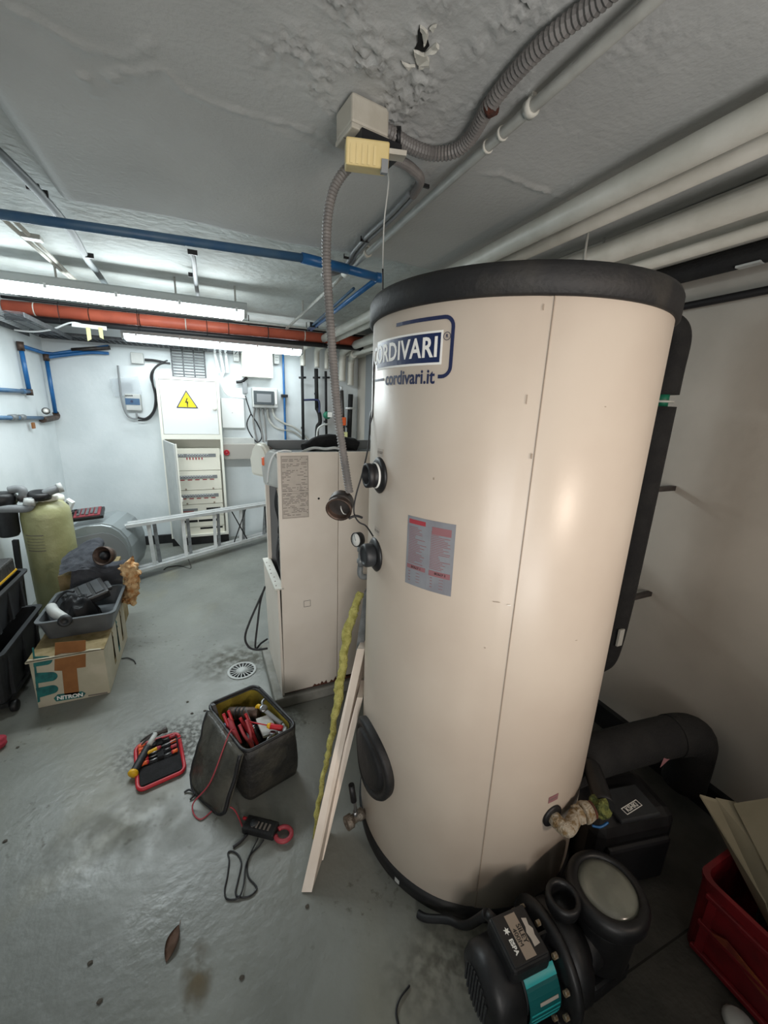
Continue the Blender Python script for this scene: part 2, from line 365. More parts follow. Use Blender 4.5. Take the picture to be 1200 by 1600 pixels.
def stain_mat(name, col, amt, sc_):
    m = bpy.data.materials.new(name); m.use_nodes = True; nt = m.node_tree; b = nt.nodes['Principled BSDF']; b.inputs['Base Color'].default_value = lin(col); b.inputs['Roughness'].default_value = .6
    tc = nt.nodes.new('ShaderNodeTexCoord'); n = nt.nodes.new('ShaderNodeTexNoise'); n.inputs['Scale'].default_value = sc_; n.inputs['Detail'].default_value = 7; nt.links.new(tc.outputs['Object'], n.inputs['Vector'])
    g = nt.nodes.new('ShaderNodeTexGradient'); g.gradient_type = 'SPHERICAL'; mp = nt.nodes.new('ShaderNodeMapping'); mp.inputs['Location'].default_value = (-1, -1, 0); mp.inputs['Scale'].default_value = (2, 2, 0)
    nt.links.new(tc.outputs['Generated'], mp.inputs['Vector']); nt.links.new(mp.outputs['Vector'], g.inputs['Vector'])
    r = nt.nodes.new('ShaderNodeValToRGB'); r.color_ramp.elements[0].position = .40; r.color_ramp.elements[1].position = .62; nt.links.new(n.outputs['Fac'], r.inputs['Fac'])
    a = nt.nodes.new('ShaderNodeMath'); a.operation = 'MULTIPLY'; nt.links.new(g.outputs['Fac'], a.inputs[0]); nt.links.new(r.outputs['Color'], a.inputs[1])
    k = nt.nodes.new('ShaderNodeMath'); k.operation = 'MULTIPLY'; k.inputs[1].default_value = amt; k.use_clamp = True; nt.links.new(a.outputs[0], k.inputs[0]); nt.links.new(k.outputs[0], b.inputs['Alpha']); return m
for (x_, y_, rx_, ry_, col_, am_, sc_) in ((378, 1030, .34, .22, '5c594a', .55, 18), (270, 1165, .28, .22, '4f4c44', .6, 45), (308, 1522, .05, .09, '6b5d42', .8, 12), (430, 1130, .20, .12, '5a574b', .5, 40), (200, 1290, .35, .2, '6a6757', .3, 10), (700, 1500, .25, .15, '5a554b', .3, 30)):
    q = pz(x_, y_, .0004); st__ = struct('floor_stain', prism(NB(), [(a*rx_, b*ry_) for a, b in ellipse(1, 1, 24)], q, (1, 0, 0), (0, 1, 0), (0, 0, 1), .0003), stain_mat('stain_%d' % x_, col_, am_, sc_), FL)
# low concrete plinth under the boiler
struct('trim_5', B((.25, 1.86, 0), (1.25, 2.42, .065), bev=.01), mat('plinth_paint', '8b8a84', .7, 0, '77756d', 8, .2))

# ================================================================== THE TANK
TC = V((.887, 1.057, 0)); TR = .42
def tp(ang, z, off=0):
    a = rad(ang); return V((TC.x+math.sin(a)*(TR+off), TC.y-math.cos(a)*(TR+off), z))
def tn(ang): a = rad(ang); return V((math.sin(a), -math.cos(a), 0))
def tt(ang): a = rad(ang); return V((math.cos(a), math.sin(a), 0))
def tang(x, y):
    r = ray(x, y); ox, oy = -TC.x, -TC.y
    a = r.x*r.x+r.y*r.y; b = 2*(r.x*ox+r.y*oy); c = ox*ox+oy*oy-TR*TR; q = b*b-4*a*c
    t = (-b-math.sqrt(max(q, 0)))/2/a; X = r.x*t; Y = r.y*t
    return math.degrees(math.atan2(X-TC.x, TC.y-Y)), HC+r.z*t
def patch(a0, a1, z0, z1, off, th=.0008, na=None, corners=None):
    bm = NB(); na = na or max(2, int(abs(a1-a0)/2.5)+1); L = []
    for i in range(na+1):
        a = a0+(a1-a0)*i/na
        L.append([bm.verts.new(tp(a, z, o_)) for z, o_ in ((z0, off), (z1, off), (z1, off+th), (z0, off+th))])
    for p, q in zip(L, L[1:]):
        for k in range(4): bm.faces.new((p[k], p[(k+1) % 4], q[(k+1) % 4], q[k]))
    bm.faces.new(L[0]); bm.faces.new(L[-1][::-1]); return bm
def on_tank(bm, ang, z, off, tilt=0):
    ct, st_ = math.cos(tilt), math.sin(tilt)
    return remap(bm, lambda c: tp(ang+math.degrees((c.x*ct-c.y*st_)/TR), z+c.x*st_+c.y*ct, off+c.z))
tank = thing('hot_water_tank', 'tall cream cylindrical hot water tank with black cap and blue logo', 'water tank', (TC.x, TC.y, 0))
def tank_wall():
    bm = NB(); n = 144; rings = []
    prof = [(-.004, .048), (0, .055), (0, .9), (0, 1.845), (-.004, 1.85)]
    for off, z in prof:
        r_ = []
        for k in range(n):
            ang = -180+360*k/n
            # jacket seam: a flattened overlap
            d = abs(ang+28.5); f = -.004*math.exp(-(d/3.2)**2)+(.0022 if -28.5 < ang < -26.5 else 0)
            d2 = abs(ang+36); f += -.0025*math.exp(-(d2/5)**2)
            r_.append(bm.verts.new(tp(ang, z, off+f)))
        rings.append(r_)
    for p, q in zip(rings, rings[1:]):
        for k in range(n): bm.faces.new((p[k], p[(k+1) % n], q[(k+1) % n], q[k])).smooth = True
    bm.faces.new(rings[0]); bm.faces.new(rings[-1][::-1]); return bm
obj('shell', tank_wall(), 'white', tank)
obj('seam', patch(-28.6, -28.3, .045, 1.845, -.0035, .003, 1), 'boarde', tank, 'thin dark vertical seam')
bm = NB(); lathe(bm, [(TR+.004, 1.838), (TR+.012, 1.842), (TR+.012, 1.89), (TR+.006, 1.903), (TR-.03, 1.91), (0, 1.912)], TC, seg=96); obj('cap', bm, 'capm', tank, 'scuffed black vinyl cap')
bm = NB(); lathe(bm, [(TR-.005, 0), (TR+.003, .003), (TR+.008, .04), (TR+.006, .062), (TR-.02, .064)], TC, seg=96); obj('base_ring', bm, 'capm', tank, 'black base ring')
bm = NB()
b1 = patch(-66, -63.5, .015, .036, .006, .001); obj('paint_chip', b1, 'lgrey', tank)
# logo
def ring_outline():
    # rounded bracket: from top-left, right side, bottom right
    path = []
    R_ = .028; xr = math.radians(-56.6+63)*TR
    return path
lg = obj('logo_field', patch(-97, -61, 1.709, 1.774, .0012, .0006), 'navy', tank, 'navy logo field with white border')
obj('logo_border', patch(-97.5, -60.3, 1.704, 1.779, .0006, .0005), 'paperw', tank)
t_ = text_bm('CORDIVARI', .063, .0003, .0013, 1.06); xs_ = [v.co.x for v in t_.verts]; wt = max(xs_)-min(xs_)
# letters run from hidden C on the left to the field's right end
sx = rad(40)*TR/wt; remap(t_, lambda c: V((c.x*sx, c.y, c.z)))
obj('logo_lettering', on_tank(t_, -62.0-20, 1.741, .0022), 'paperw', tank, 'white capital lettering')
t_ = text_bm('cordivari.it', .047, .0003, .0009, 1.0); xs_ = [v.co.x for v in t_.verts]; wt = max(xs_)-min(xs_); sx = rad(25.5)*TR/wt; remap(t_, lambda c: V((c.x*sx, c.y, c.z)))
obj('web_lettering', on_tank(t_, -75.2, 1.676, .0012), 'navyd', tank)
t_ = text_bm('R', .011, .0002, .0002); obj('mark_lettering', on_tank(t_, -58.9, 1.765, .0012), 'navyd', tank)
bm = NB()
def band(bm, pts, w_, off=.0008):
    pts = [V(p) for p in pts]; L = []
    for i, p in enumerate(pts):
        t = (pts[min(i+1, len(pts)-1)]-pts[max(i-1, 0)]).normalized(); n_ = V((-t.y, t.x))*w_/2
        L.append([bm.verts.new(V((p.x+n_.x, p.y+n_.y, 0))), bm.verts.new(V((p.x-n_.x, p.y-n_.y, 0))), bm.verts.new(V((p.x-n_.x, p.y-n_.y, .0006))), bm.verts.new(V((p.x+n_.x, p.y+n_.y, .0006)))])
    for p, q in zip(L, L[1:]):
        for k in range(4): bm.faces.new((p[k], p[(k+1) % 4], q[(k+1) % 4], q[k]))
    bm.faces.new(L[0]); bm.faces.new(L[-1][::-1]); return bm
def ax(a): return math.radians(a+70)*TR
cr = [V((ax(-57)-.022+.022*math.cos(rad(t)), 1.806-.022+.022*math.sin(rad(t)))) for t in range(90, -1, -15)]
cb = [V((ax(-57)-.022+.022*math.cos(rad(t)), 1.677+.022+.022*math.sin(rad(t)))) for t in range(0, -91, -15)]
path = [V((ax(a), 1.806)) for a in (-81.5, -78, -74, -70, -66, -63)]+cr+[V((ax(-57), 1.74))]+cb+[V((ax(-61.2), 1.677))]
b_ = band(NB(), path, .0085); remap(b_, lambda c: tp(-70+math.degrees(c.x/TR), c.y, .0008+c.z)); obj('logo_bracket', b_, 'navyd', tank)
path = [V((ax(a), 1.677)) for a in (-100, -96, -92, -89.5)]
b_ = band(NB(), path, .006); remap(b_, lambda c: tp(-70+math.degrees(c.x/TR), c.y, .0008+c.z)); obj('logo_bracket', b_, 'navyd', tank)
b_ = NB(); path = [V((ax(-58.9)+.0085*math.cos(rad(t)), 1.765+.0085*math.sin(rad(t)))) for t in range(0, 361, 20)]
band(b_, path, .0012); remap(b_, lambda c: tp(-70+math.degrees(c.x/TR), c.y, .0008+c.z)); obj('logo_ring', b_, 'navyd', tank)
rnd_ = random.Random(11)
for a_, z_, w_, h_ in ((-29.5, 1.50, .4, .012), (-33, 1.62, .25, .02), (-31, 1.13, 1.2, .0015), (-36, 1.135, 2.5, .0012), (-60.5, 1.43, .5, .006), (-8, 1.62, .6, .002), (-3, 1.02, .9, .0015), (-31.5, 1.81, .3, .012), (-37, 1.0, .4, .002)):
    obj('scuff', patch(a_, a_+w_, z_, z_+h_, .0003, .0003, 2), 'boarde' if rnd_.random() < .7 else 'paperw', tank)
# data sticker, slightly rotated
def sticker():
    grp = []
    ca, cz = -60.4, 1.226; til = rad(.5)
    W, H = rad(19.6)*TR, .196
    def rect(x0, y0, x1, y1, off, th=.0004):
        b = NB(); n = 8; L = []
        for i in range(n+1):
            x = x0+(x1-x0)*i/n; L.append([b.verts.new((x, y, z)) for y, z in ((y0, 0), (y1, 0), (y1, th), (y0, th))])
        for p, q in zip(L, L[1:]):
            for k in range(4): b.faces.new((p[k], p[(k+1) % 4], q[(k+1) % 4], q[k]))
        b.faces.new(L[0]); b.faces.new(L[-1][::-1]); return b
    st = obj('data_sticker', on_tank(rect(-W/2, -H/2, W/2, H/2, 0), ca, cz, .0006, til), 'stick', tank, 'silver data sticker with faded red print')
    def add(name, m, rects):
        b = NB()
        for r_ in rects:
            q = rect(*r_, 0, .0003); off = len(b.verts); me = bpy.data.meshes.new('t'); q.to_mesh(me); q.free(); b.from_mesh(me); bpy.data.meshes.remove(me)
        return obj(name, on_tank(b, ca, cz, .0011, til), m, st)
    add('red_bar', 'redbar', [(-W/2+.006, H/2-.02, -.012, H/2-.008)])
    rr = []; rnd = random.Random(3)
    for col in (0, 1):
        x0 = -W/2+.007 if col == 0 else .006; x1 = -.006 if col == 0 else W/2-.007
        y = H/2-.03
        while y > -.035:
            rr.append((x0, y, x0+(x1-x0)*rnd.uniform(.35, 1), y+.0016)); y -= .0046
        y = -.06
        while y > -H/2+.01:
            rr.append((x0+.004, y, x0+.01, y+.002)); rr.append((x0+.03, y, x0+.042, y+.0012)); y -= .0085
    stuff(add('printed_lines', 'redink', rr))
    stuff(add('table_frame', 'redink', [(-W/2+.005, -.05, -.006, -.038), (.005, -.053, W/2-.006, -.038), (.008, .062, W/2-.01, .082)]))
    for s_, x_ in (('BOLLY 1', -.036), ('BOLLY 2', .038)):
        t = text_bm(s_, .0085, .0001, .0002); remap(t, lambda c: V((c.x+x_, c.y-.0445, c.z+.0007))); obj('lettering', on_tank(t, ca, cz, .0009, til), 'blackink', st)
sticker()
for a_, z_ in ((-90.5, 1.475), (-91, 1.235), (.5, .475)):
    w_ = 3.4
    s_ = obj('small_sticker', patch(a_-w_/1.3, a_+w_/1.3, z_-.011, z_+.011, .0008), 'paper' if a_ < 0 else 'redink', tank)
    t_ = text_bm('0.5 RDF' if a_ < 0 else 'DRAIN', .011, .0002); obj('lettering', on_tank(t_, a_, z_, .0018), 'ink', s_)
# bosses with black rosettes on the left
def port(ang, z, kind):
    n_ = tn(ang); p = tp(ang, z, -.004)
    r_ = obj('rosette', lathe(NB(), [(.0, 0), (.052, 0), (.054, .006), (.046, .012), (.034, .014), (0, .014)], p, n_, 32), 'black', tank, 'black rubber rosette')
    if kind == 'open':
        obj('threaded_port', lathe(NB(), [(.032, 0), (.036, .004), (.036, .012), (.031, .016), (.036, .02), (.036, .034), (.030, .036), (.026, .034), (.024, .012), (0, .010)], p+n_*.012, n_, 32), 'rubber', r_)
        obj('white_ring', lathe(NB(), [(.037, 0), (.0385, .002), (.037, .006), (.034, .006)], p+n_*.014, n_, 32), 'paperw', r_)
        obj('port_core', lathe(NB(), [(.012, 0), (.016, .002), (.016, .012), (.009, .014), (.006, .008), (0, .008)], p+n_*.022, n_, 16), 'dark', r_)
    elif kind == 'cap':
        obj('port_cap', lathe(NB(), [(.036, 0), (.037, .003), (.037, .026), (.034, .032), (.026, .034), (.026, .030), (.02, .029), (0, .029)], p+n_*.012, n_, 32), 'dark', r_)
    return r_
a_, z_ = -91, 1.408; port(a_, z_, 'open')
a_, z_ = -92.5, 1.155; port(a_, z_, 'cap')
port(-125, 1.55, 'none')
# oval manhole cover
ca, cz = -88.5, .402
bm = NB()
def oval(bm, rx, ry, prof):
    n = 48; rings = []
    for s_, o_ in prof:
        rings.append([bm.verts.new(tp(ca+math.degrees(rx*s_*math.cos(2*PI*k/n)/TR), cz+ry*s_*math.sin(2*PI*k/n), o_)) for k in range(n)])
    for p, q in zip(rings, rings[1:]):
        for k in range(n): bm.faces.new((p[k], p[(k+1) % n], q[(k+1) % n], q[k])).smooth = True
    bm.faces.new(rings[-1]); return bm
obj('flange_cover', oval(bm, .135, .130, [(1, -.003), (1.0, .018), (.96, .026), (.84, .027), (.82, .019), (.74, .018), (.72, .028), (.6, .031), (.3, .033)]), 'capm', tank, 'round black inspection flange cover')

# right outlet: elbow, brass union, mossy valve
a_, z_ = 1.5, .405; p = tp(a_, z_)
r_ = obj('rosette', lathe(NB(), [(0, -.004), (.036, -.004), (.037, .004), (.03, .008), (0, .008)], p, tn(a_), 28), 'rubber', tank)
fit = thing('pipe_elbow', 'corroded brass elbow and union leaving the tank at lower right', 'pipe fitting', p+V((.03, -.06, 0)))
e0 = tp(a_, z_, .0085); e1 = pz(905, 1272, .40); e2 = pz(935, 1262, .41)
d = (e2-e1).normalized()
obj('elbow', T([e0, e0+V((0, -.022, 0)), e0+V((.012, -.042, 0)), e1-d*.012], .021, 16), 'brass', fit)
obj('union_nut', lathe(NB(), [(.024, 0), (.028, .004), (.028, .018), (.024, .022)], e1-d*.014, d, 8, False), 'brass', fit)
obj('union_ring', lathe(NB(), [(.02, 0), (.031, .003), (.031, .012), (.026, .03), (.02, .032)], e1+d*.010, d, 18), 'brass', fit)
obj('rust_ring', lathe(NB(), [(.022, 0), (.025, .001), (.025, .006), (.022, .007)], e1+d*.042, d, 18), 'rust', fit)
bm = NB(); bmesh.ops.create_icosphere(bm, subdivisions=3, radius=.03)
for v in bm.verts: v.co = v.co*(1+.5*noise.noise(v.co*50)); v.co.x *= .9
bmesh.ops.translate(bm, verts=bm.verts, vec=e1+d*.075)
tag(obj('corroded_valve', bm, 'patina'), 'lumpy valve crusted with green patina between brass union and black pump', 'valve')
# drain cock at lower left
p = tp(-96, .085, -.002); n_ = tn(-96)
dv = thing('drain_valve', 'short steel lever drain valve at the foot of the tank', 'valve', p+n_*.04+V((0, 0, -.08)))
d = V((-.975, -.22, 0))
obj('valve_body', lathe(NB(), [(.010, 0), (.012, .012), (.021, .013), (.021, .032), (.017, .036), (.017, .06), (.025, .062), (.025, .086), (.018, .088), (.014, .082)], p, d, 10), mat('tarnished_nickel', '8a8278', .5, .5, '6c6258', 45, .5, 140), dv)
obj('valve_stem', Cy(p+d*.047, p+d*.047+V((0, 0, .035)), .009), 'steel', dv)
h0 = p+d*.047+V((0, 0, .035)); h1 = pz(541, 1258, .16)
h1 = h0+V((-.012, .012, .105))
obj('lever', T([h0, h0+V((0, .004, .02)), h1], .006, 8, flat=1.6), 'steel', dv); obj('lever_sleeve', Cy(h0.lerp(h1, .42), h1+V((-.001, .002, .01)), .0115, seg=10), 'rubber', dv)
# gauge on the pipe between tank and boiler
gp = py(564, 842, 1.30)
g = thing('pressure_gauge', 'round white-faced pressure gauge on a steel stem behind the tank', 'gauge', gp+V((0, 0, -.12)))
gn = V((-.93, -.36, .08)).normalized()
obj('gauge_case', lathe(NB(), [(0, 0), (.020, 0), (.026, .004), (.027, .026), (.025, .028), (.024, .024), (0, .024)], gp, gn, 28), 'black', g)
obj('gauge_face', lathe(NB(), [(0, .0), (.0235, .0), (.0235, .001), (0, .001)], gp+gn*.0245, gn, 28), 'paperw', g)
obj('gauge_needle', Cy(gp+gn*.027+V((0, 0, -.004)), gp+gn*.027+V((-.004, .003, .016)), .0008, seg=5), 'blackink', g)
pt = V(gp); pt.z -= .028
obj('stem', lathe(NB(), [(.009, 0), (.013, .001), (.013, .02), (.009, .022), (.009, .05), (.014, .052), (.014, .065), (.010, .067), (.010, .085)], pt, (0, 0, -1), 12), 'galv', g)
obj('stem_elbow', T([pt+V((0, 0, -.08)), pt+V((0, 0, -.11)), pt+V((.012, 0, -.125)), pt+V((.05, .0, -.128))], .011, 12), 'galv', g)

# ================================================================== LEANING BOARDS
def lean_board(name, label, b0, b1, w_, t_, m, cat, group=None, dv=V((0, 1, 0))):
    """b0 bottom-front corner, b1 top-front corner"""
    b0 = V(b0); b1 = V(b1); L = b1-b0; wv = dv.normalized()*w_; tv = L.cross(wv).normalized()*t_
    bm = quadslab(NB(), [b0, b0+wv, b1+wv, b1], tv); return tag(obj(name, bm, m), label, cat, group)
bt = py(568, 1020, 1.42); 
def hitr(x, y, D_): r = ray(x, y); return V((0, 0, HC))+r*D_
# planks seen edge-on: bottom at the floor, tops against the tank jacket
P0 = pz(483, 1395, .001); P1 = py(566, 1014, 1.34)
wd = (pz(1100, 700, 1)-pz(1100, 700, 1))
def plank(label, q0, q1, q2, q3, thick):
    q = [V(a) for a in (q0, q1, q2, q3)]; return tag(obj('leaning_board', quadslab(NB(), q, thick), 'board'), label, 'board')
plank('longer white board leaning steeply against the tank, foot nearest the camera', pz(471, 1394, .004), pz(487, 1394, .004), py(570, 1014, 1.30), py(558, 1014, 1.30), (.10, .14, 0))
plank('shorter white board leaning against the tank just right of the longer one', pz(492, 1344, .004), pz(505, 1344, .004), py(567, 1090, 1.22), py(558, 1090, 1.22), (.05, .09, 0))
a = py(575, 925, 1.42); b = py(566, 930, 1.42)
tag(obj('metal_strip', quadslab(NB(), [py(556, 1016, 1.335), py(568, 1016, 1.335), py(574, 925, 1.36), py(569, 925, 1.36)], (.05, .07, 0)), 'galv'), 'bent grey sheet metal strip above the leaning white boards', 'metal strip')
def wool():
    bm = NB(); pts = [pz(493, 1330, .01)+V((.0, .05, 0)), py(512, 1180, 1.28), py(530, 1080, 1.36), py(541, 1000, 1.42), py(554, 950, 1.45), py(566, 925, 1.46)]
    p = resample(smooth_path(pts, 8), .012); n = len(p)
    tube(bm, p, .02, 14, rf=lambda i, n: .005+.019*min(1, i/n*1.25)*(1-.5*(i/n)**4))
    for v in bm.verts: v.co += noise.noise_vector(v.co*14)*.012+noise.noise_vector(v.co*60)*.006+noise.noise_vector(v.co*170)*.003
    return bm
tag(obj('insulation_batt', wool(), 'wool', sm=True), 'ragged yellow mineral wool slab squeezed between boiler and white boards', 'insulation')

# ================================================================== BLACK INSULATED RISER BEHIND THE TANK
rs = thing('insulated_riser', 'black foam insulated pipe rising behind the tank beside right wall', 'pipe', (1.64, 1.03, .5))
obj('upper_sleeve', T([(1.50, 1.10, 1.90), (1.57, 1.07, 1.935), (1.625, 1.045, 1.93), (1.65, 1.03, 1.89), (1.65, 1.03, 1.78), (1.65, 1.03, 1.69)], .052, 16), 'foam', rs)
obj('copper_gap', Cy((1.65, 1.03, 1.64), (1.65, 1.03, 1.70), .022), 'green', rs, 'bare green pipe section'); obj('gap_bracket', Cy((1.65, 1.03, 1.66), (1.65, 1.03, 1.668), .040), 'conduitw', rs)
obj('lower_sleeve', T([(1.65, 1.03, 1.645), (1.65, 1.03, 1.2), (1.645, 1.03, .8), (1.63, 1.035, .56), (1.60, 1.05, .50), (1.55, 1.08, .47)], .052, 16), 'foam', rs)
obj('wall_bracket', B((1.69, 1.02, 1.30), (1.849, 1.04, 1.32)), 'darkm', rs); obj('wall_bracket', B((1.69, 1.02, .80), (1.849, 1.04, .82)), 'darkm', rs)
obj('torn_foil', B((1.60, .975, .62), (1.63, .984, .70)), 'conduitw', rs, 'white torn spot')
tag(rs, rs['label'], 'pipe')

# ================================================================== CEILING PIPES ON THE RIGHT
def straight(name, label, cat, a, b, r, m, seg=18, group=None):
    return tag(obj(name, Cy(a, b, r, seg=seg), m), label, cat, group)
XA = 1.19; XBp = 1.31; XCp = 1.60
ya = V((XA, -.5, 2.262))
pa = thing('white_pipe', 'thick white pipe under the ceiling, leftmost of the right-hand pipes', 'pipe', (XA, 2, 2.2))
obj('pipe_run', T([(XA, -.55, 2.262), (XA, 1, 2.262), (XA, 4.5, 2.262)], .036, 18, 1), 'pipew', pa)
obj('drop_leg', T([(XA, 4.5, 2.262), (1.14, 4.8, 2.25), (1.127, 4.88, 2.23), (1.127, 4.90, 2.17), (1.127, 4.90, 2.045)], .030, 16), 'pipew', pa)
pb = thing('white_pipe', 'slimmer white pipe running right beside the thickest ceiling pipe', 'pipe', (XBp, 2, 2.2))
obj('pipe_run', T([(XBp, -.55, 2.262), (XBp, 4.5, 2.262)], .025, 16, 0), 'pipew', pb)
obj('drop_leg', T([(XBp, 4.5, 2.262), (1.296, 4.8, 2.25), (1.294, 4.88, 2.23), (1.294, 4.90, 2.17), (1.294, 4.90, 2.04)], .030, 16), 'pipew', pb)
tag(obj('white_stub', T([(1.42, 4.3, 2.375), (1.42, 4.5, 2.33), (1.412, 4.8, 2.25), (1.411, 4.88, 2.23), (1.411, 4.90, 2.17), (1.411, 4.90, 2.03)], .024, 14), 'pipew'), 'third white elbow stub above the circulator riser', 'pipe')
pc = thing('white_pipe', 'white pipe held by a ceiling hook behind the tank cap', 'pipe', (1.555, 2, 2.2))
obj('pipe_run', T([(1.53, -.55, 2.232), (1.53, 4.5, 2.232)], .040, 18, 0), 'pipew', pc)
obj('drop_leg', T([(1.53, 4.5, 2.232), (1.58, 4.78, 2.22), (1.61, 4.87, 2.20), (1.61, 4.90, 2.12), (1.61, 4.90, 1.90)], .040, 16), 'pipew', pc)
hk = py(990, 395, 1.5)
obj('hook', T([(1.585, 1.36, 2.32), (1.578, 1.36, 2.24), (1.56, 1.36, 2.195), (1.53, 1.36, 2.188), (1.50, 1.36, 2.20), (1.488, 1.36, 2.235), (1.488, 1.36, 2.32)], .005, 8), 'conduitw', pc)
pd = thing('white_pipe', 'thin white pipe between hooked pipe and black pipe on right', 'pipe', (1.66, 2, 2.1))
obj('pipe_run', T([(1.615, -.55, 2.175), (1.615, 4.5, 2.175)], .022, 14, 0), 'pipew', pd)
obj('drop_leg', T([(1.615, 4.5, 2.175), (1.69, 4.78, 2.17), (1.717, 4.87, 2.15), (1.717, 4.90, 2.08), (1.717, 4.90, 1.86)], .038, 14), 'pipew', pd)
tag(obj('black_pipe', T([(1.765, -.55, 2.155), (1.765, 3.9, 2.155)], .036, 16, 0), 'foam'), 'thick black insulated pipe along the top of right wall', 'pipe')
obj('bare_patch', B((1.738, .86, 2.117), (1.77, .93, 2.124)), 'lgrey', bpy.data.objects['black_pipe'], 'torn pale patch')
tag(obj('black_pipe', T([(1.828, -.55, 2.045), (1.828, 3.9, 2.045)], .014, 12, 0), 'rubber'), 'thin black pipe on the right wall below the thick black one', 'pipe')

# ================================================================== CEILING CONDUITS
cn = thing('white_conduit', 'rigid pale conduit crossing the ceiling to the right of the junction box', 'conduit', (.76, 1.2, 2.3))
XC_ = .765
obj('conduit_run', T([(XC_, -.5, 2.300), (XC_, 2.32, 2.300)], .0135, 14, 0), 'conduitw', cn)
def clipc(p, r, m='conduitw', parent=None):
    bm = NB(); lathe(bm, [(r, -.009), (r+.006, -.009), (r+.006, .009), (r, .009)], p, (0, 1, 0), 16); box(bm, V(p)+V((-.006, -.008, r)), V(p)+V((.006, .008, ZS-p[2]-.002))); return obj('clip', bm, m, parent)
yc = pz(820, 165, 2.30).y
clipc((XC_, yc, 2.30), .0135, 'pipew', cn); clipc((XC_, pz(572, 395, 2.3).y, 2.30), .0135, 'pipew', cn)
y1 = pz(775, 205, 2.3).y
for yy in (y1, y1+.06): obj('coupling', Cy((XC_, yy-.004, 2.30), (XC_, yy+.004, 2.30), .0165, seg=14), 'pipew', cn)
yt = pz(552, 425, 2.3).y
obj('tee', Cy((XC_, yt-.05, 2.30), (XC_, yt+.05, 2.30), .02, seg=14), 'pipew', cn)
cn2 = thing('thin_conduit', 'thin pale conduit continuing across the far ceiling to the orange pipe', 'conduit', (.76, 3.2, 2.3))
obj('conduit_run', T([(XC_, 2.33, 2.300), (XC_+.01, 2.6, 2.30), (.80, 4.15, 2.30)], .011, 12, 1), 'conduitw', cn2)
bm = B((.79, 3.42, 2.31), (.80, 3.44, 2.398)); obj('hanger', bm, 'conduitw', cn2)
# junction box with the beige sounder under it
jc = pz(566, 190, 2.30)
jb = thing('junction_box', 'square pale grey junction box on the ceiling above the beige sounder', 'junction box', (jc.x, jc.y, 2.27))
mj = FM((jc.x, jc.y, 0), (1, .12, 0), (-.12, 1, 0))
jm = Matrix.Translation((jc.x, jc.y, 0)) @ Matrix.Rotation(rad(7), 4, 'Z')
obj('dark_gap', B((-.03, -.058, 2.225), (.085, .03, 2.252), jm), 'rubber', jb)
obj('box_base', B((-.052, -.047, 2.262), (.052, .047, 2.322), jm, .006), 'junction', jb); obj('box_lid', B((-.053, -.048, 2.250), (.053, .048, 2.262), jm, .003), 'junction', jb)
obj('lid_groove', B((-.052, -.002, 2.2492), (.052, 0, 2.2505), jm), 'ink', jb)
sc_ = pz(573, 240, 2.20)
sm_ = Matrix.Translation((sc_.x, sc_.y, 0)) @ Matrix.Rotation(rad(-16), 4, 'Z') @ Matrix.Translation((0, 0, 2.19)) @ Matrix.Rotation(rad(14), 4, 'X')
sd = thing('beige_sounder', 'yellowed beige plastic sounder hanging under the grey junction box', 'sounder', (sc_.x, sc_.y, 2.16))
obj('sounder_case', B((-.052, -.028, -.022), (.052, .04, .030), sm_, .004), 'beige', sd)
for k in range(5): obj('rib', B((-.042+k*.014, -.0300, -.018), (-.036+k*.014, -.027, .018), sm_, 0), 'beige', sd)
obj('terminal', B((.034, -.034, -.03), (.05, -.01, -.004), sm_), 'grey', sd); obj('mount_plate', B((.052, -.02, .01), (.095, .035, .02), sm_), 'junction', sd)
0 and obj('cable_stub', T([sm_ @ V((-.01, .02, .03)), sm_ @ V((0, .03, .05)), sm_ @ V((.02, .03, .075))], .008, 8), 'rubber', sd)
# corrugated conduits
def P(x, y, z): return pz(x, y, z)
f1 = thing('corrugated_conduit', 'thick grey corrugated conduit from junction box to upper right corner', 'conduit', P(700, 235, 2.28))
pts = [P(596, 200, 2.29), P(615, 212, 2.29), P(640, 228, 2.295), P(675, 240, 2.30), P(710, 236, 2.30), P(735, 215, 2.305), P(765, 165, 2.306), P(800, 120, 2.308), P(850, 68, 2.308), P(900, 28, 2.308), P(950, -10, 2.308), P(1040, -90, 2.308)+V((0, -.05, 0)), V((.74, .1, 2.308)), V((.73, -.5, 2.308))]
obj('hose', corr(NB(), pts, .0185, .0055), 'hoseg', f1)
for x_, y_ in ((623, 214),):
    q = P(x_, y_, 2.29); bm = NB(); lathe(bm, [(.016, -.006), (.021, -.006), (.021, .006), (.016, .006)], q, (1, -.6, 0), 14); obj('clip', bm, 'black', f1)
q = P(768, 165, 2.306); bm = NB(); lathe(bm, [(.015, -.009), (.021, -.009), (.021, .009), (.015, .009)], q, (.4, -1, 0), 14); obj('clip', bm, 'rust', f1, 'rusty clip')
f2 = thing('corrugated_conduit', 'short grey corrugated conduit curling from the sounder toward the blue pipe', 'conduit', P(640, 280, 2.28))
pts = [P(600, 243, 2.27), P(625, 252, 2.285), P(645, 265, 2.30), P(657, 282, 2.305), P(645, 305, 2.31)]
obj('hose', corr(NB(), pts, .0145), 'hoseg', f2)
pts2 = [P(645, 303, 2.31), P(610, 340, 2.312), P(575, 372, 2.312), P(555, 395, 2.312), P(545, 412, 2.30), P(525, 426, 2.27), P(505, 430, 2.25)]
obj('smooth_conduit', T([p+V((.010, 0, 0)) for p in pts2], .0085, 10), 'grey', f2); obj('smooth_conduit', T([p+V((-.010, 0, 0)) for p in pts2], .0085, 10), 'grey', f2)
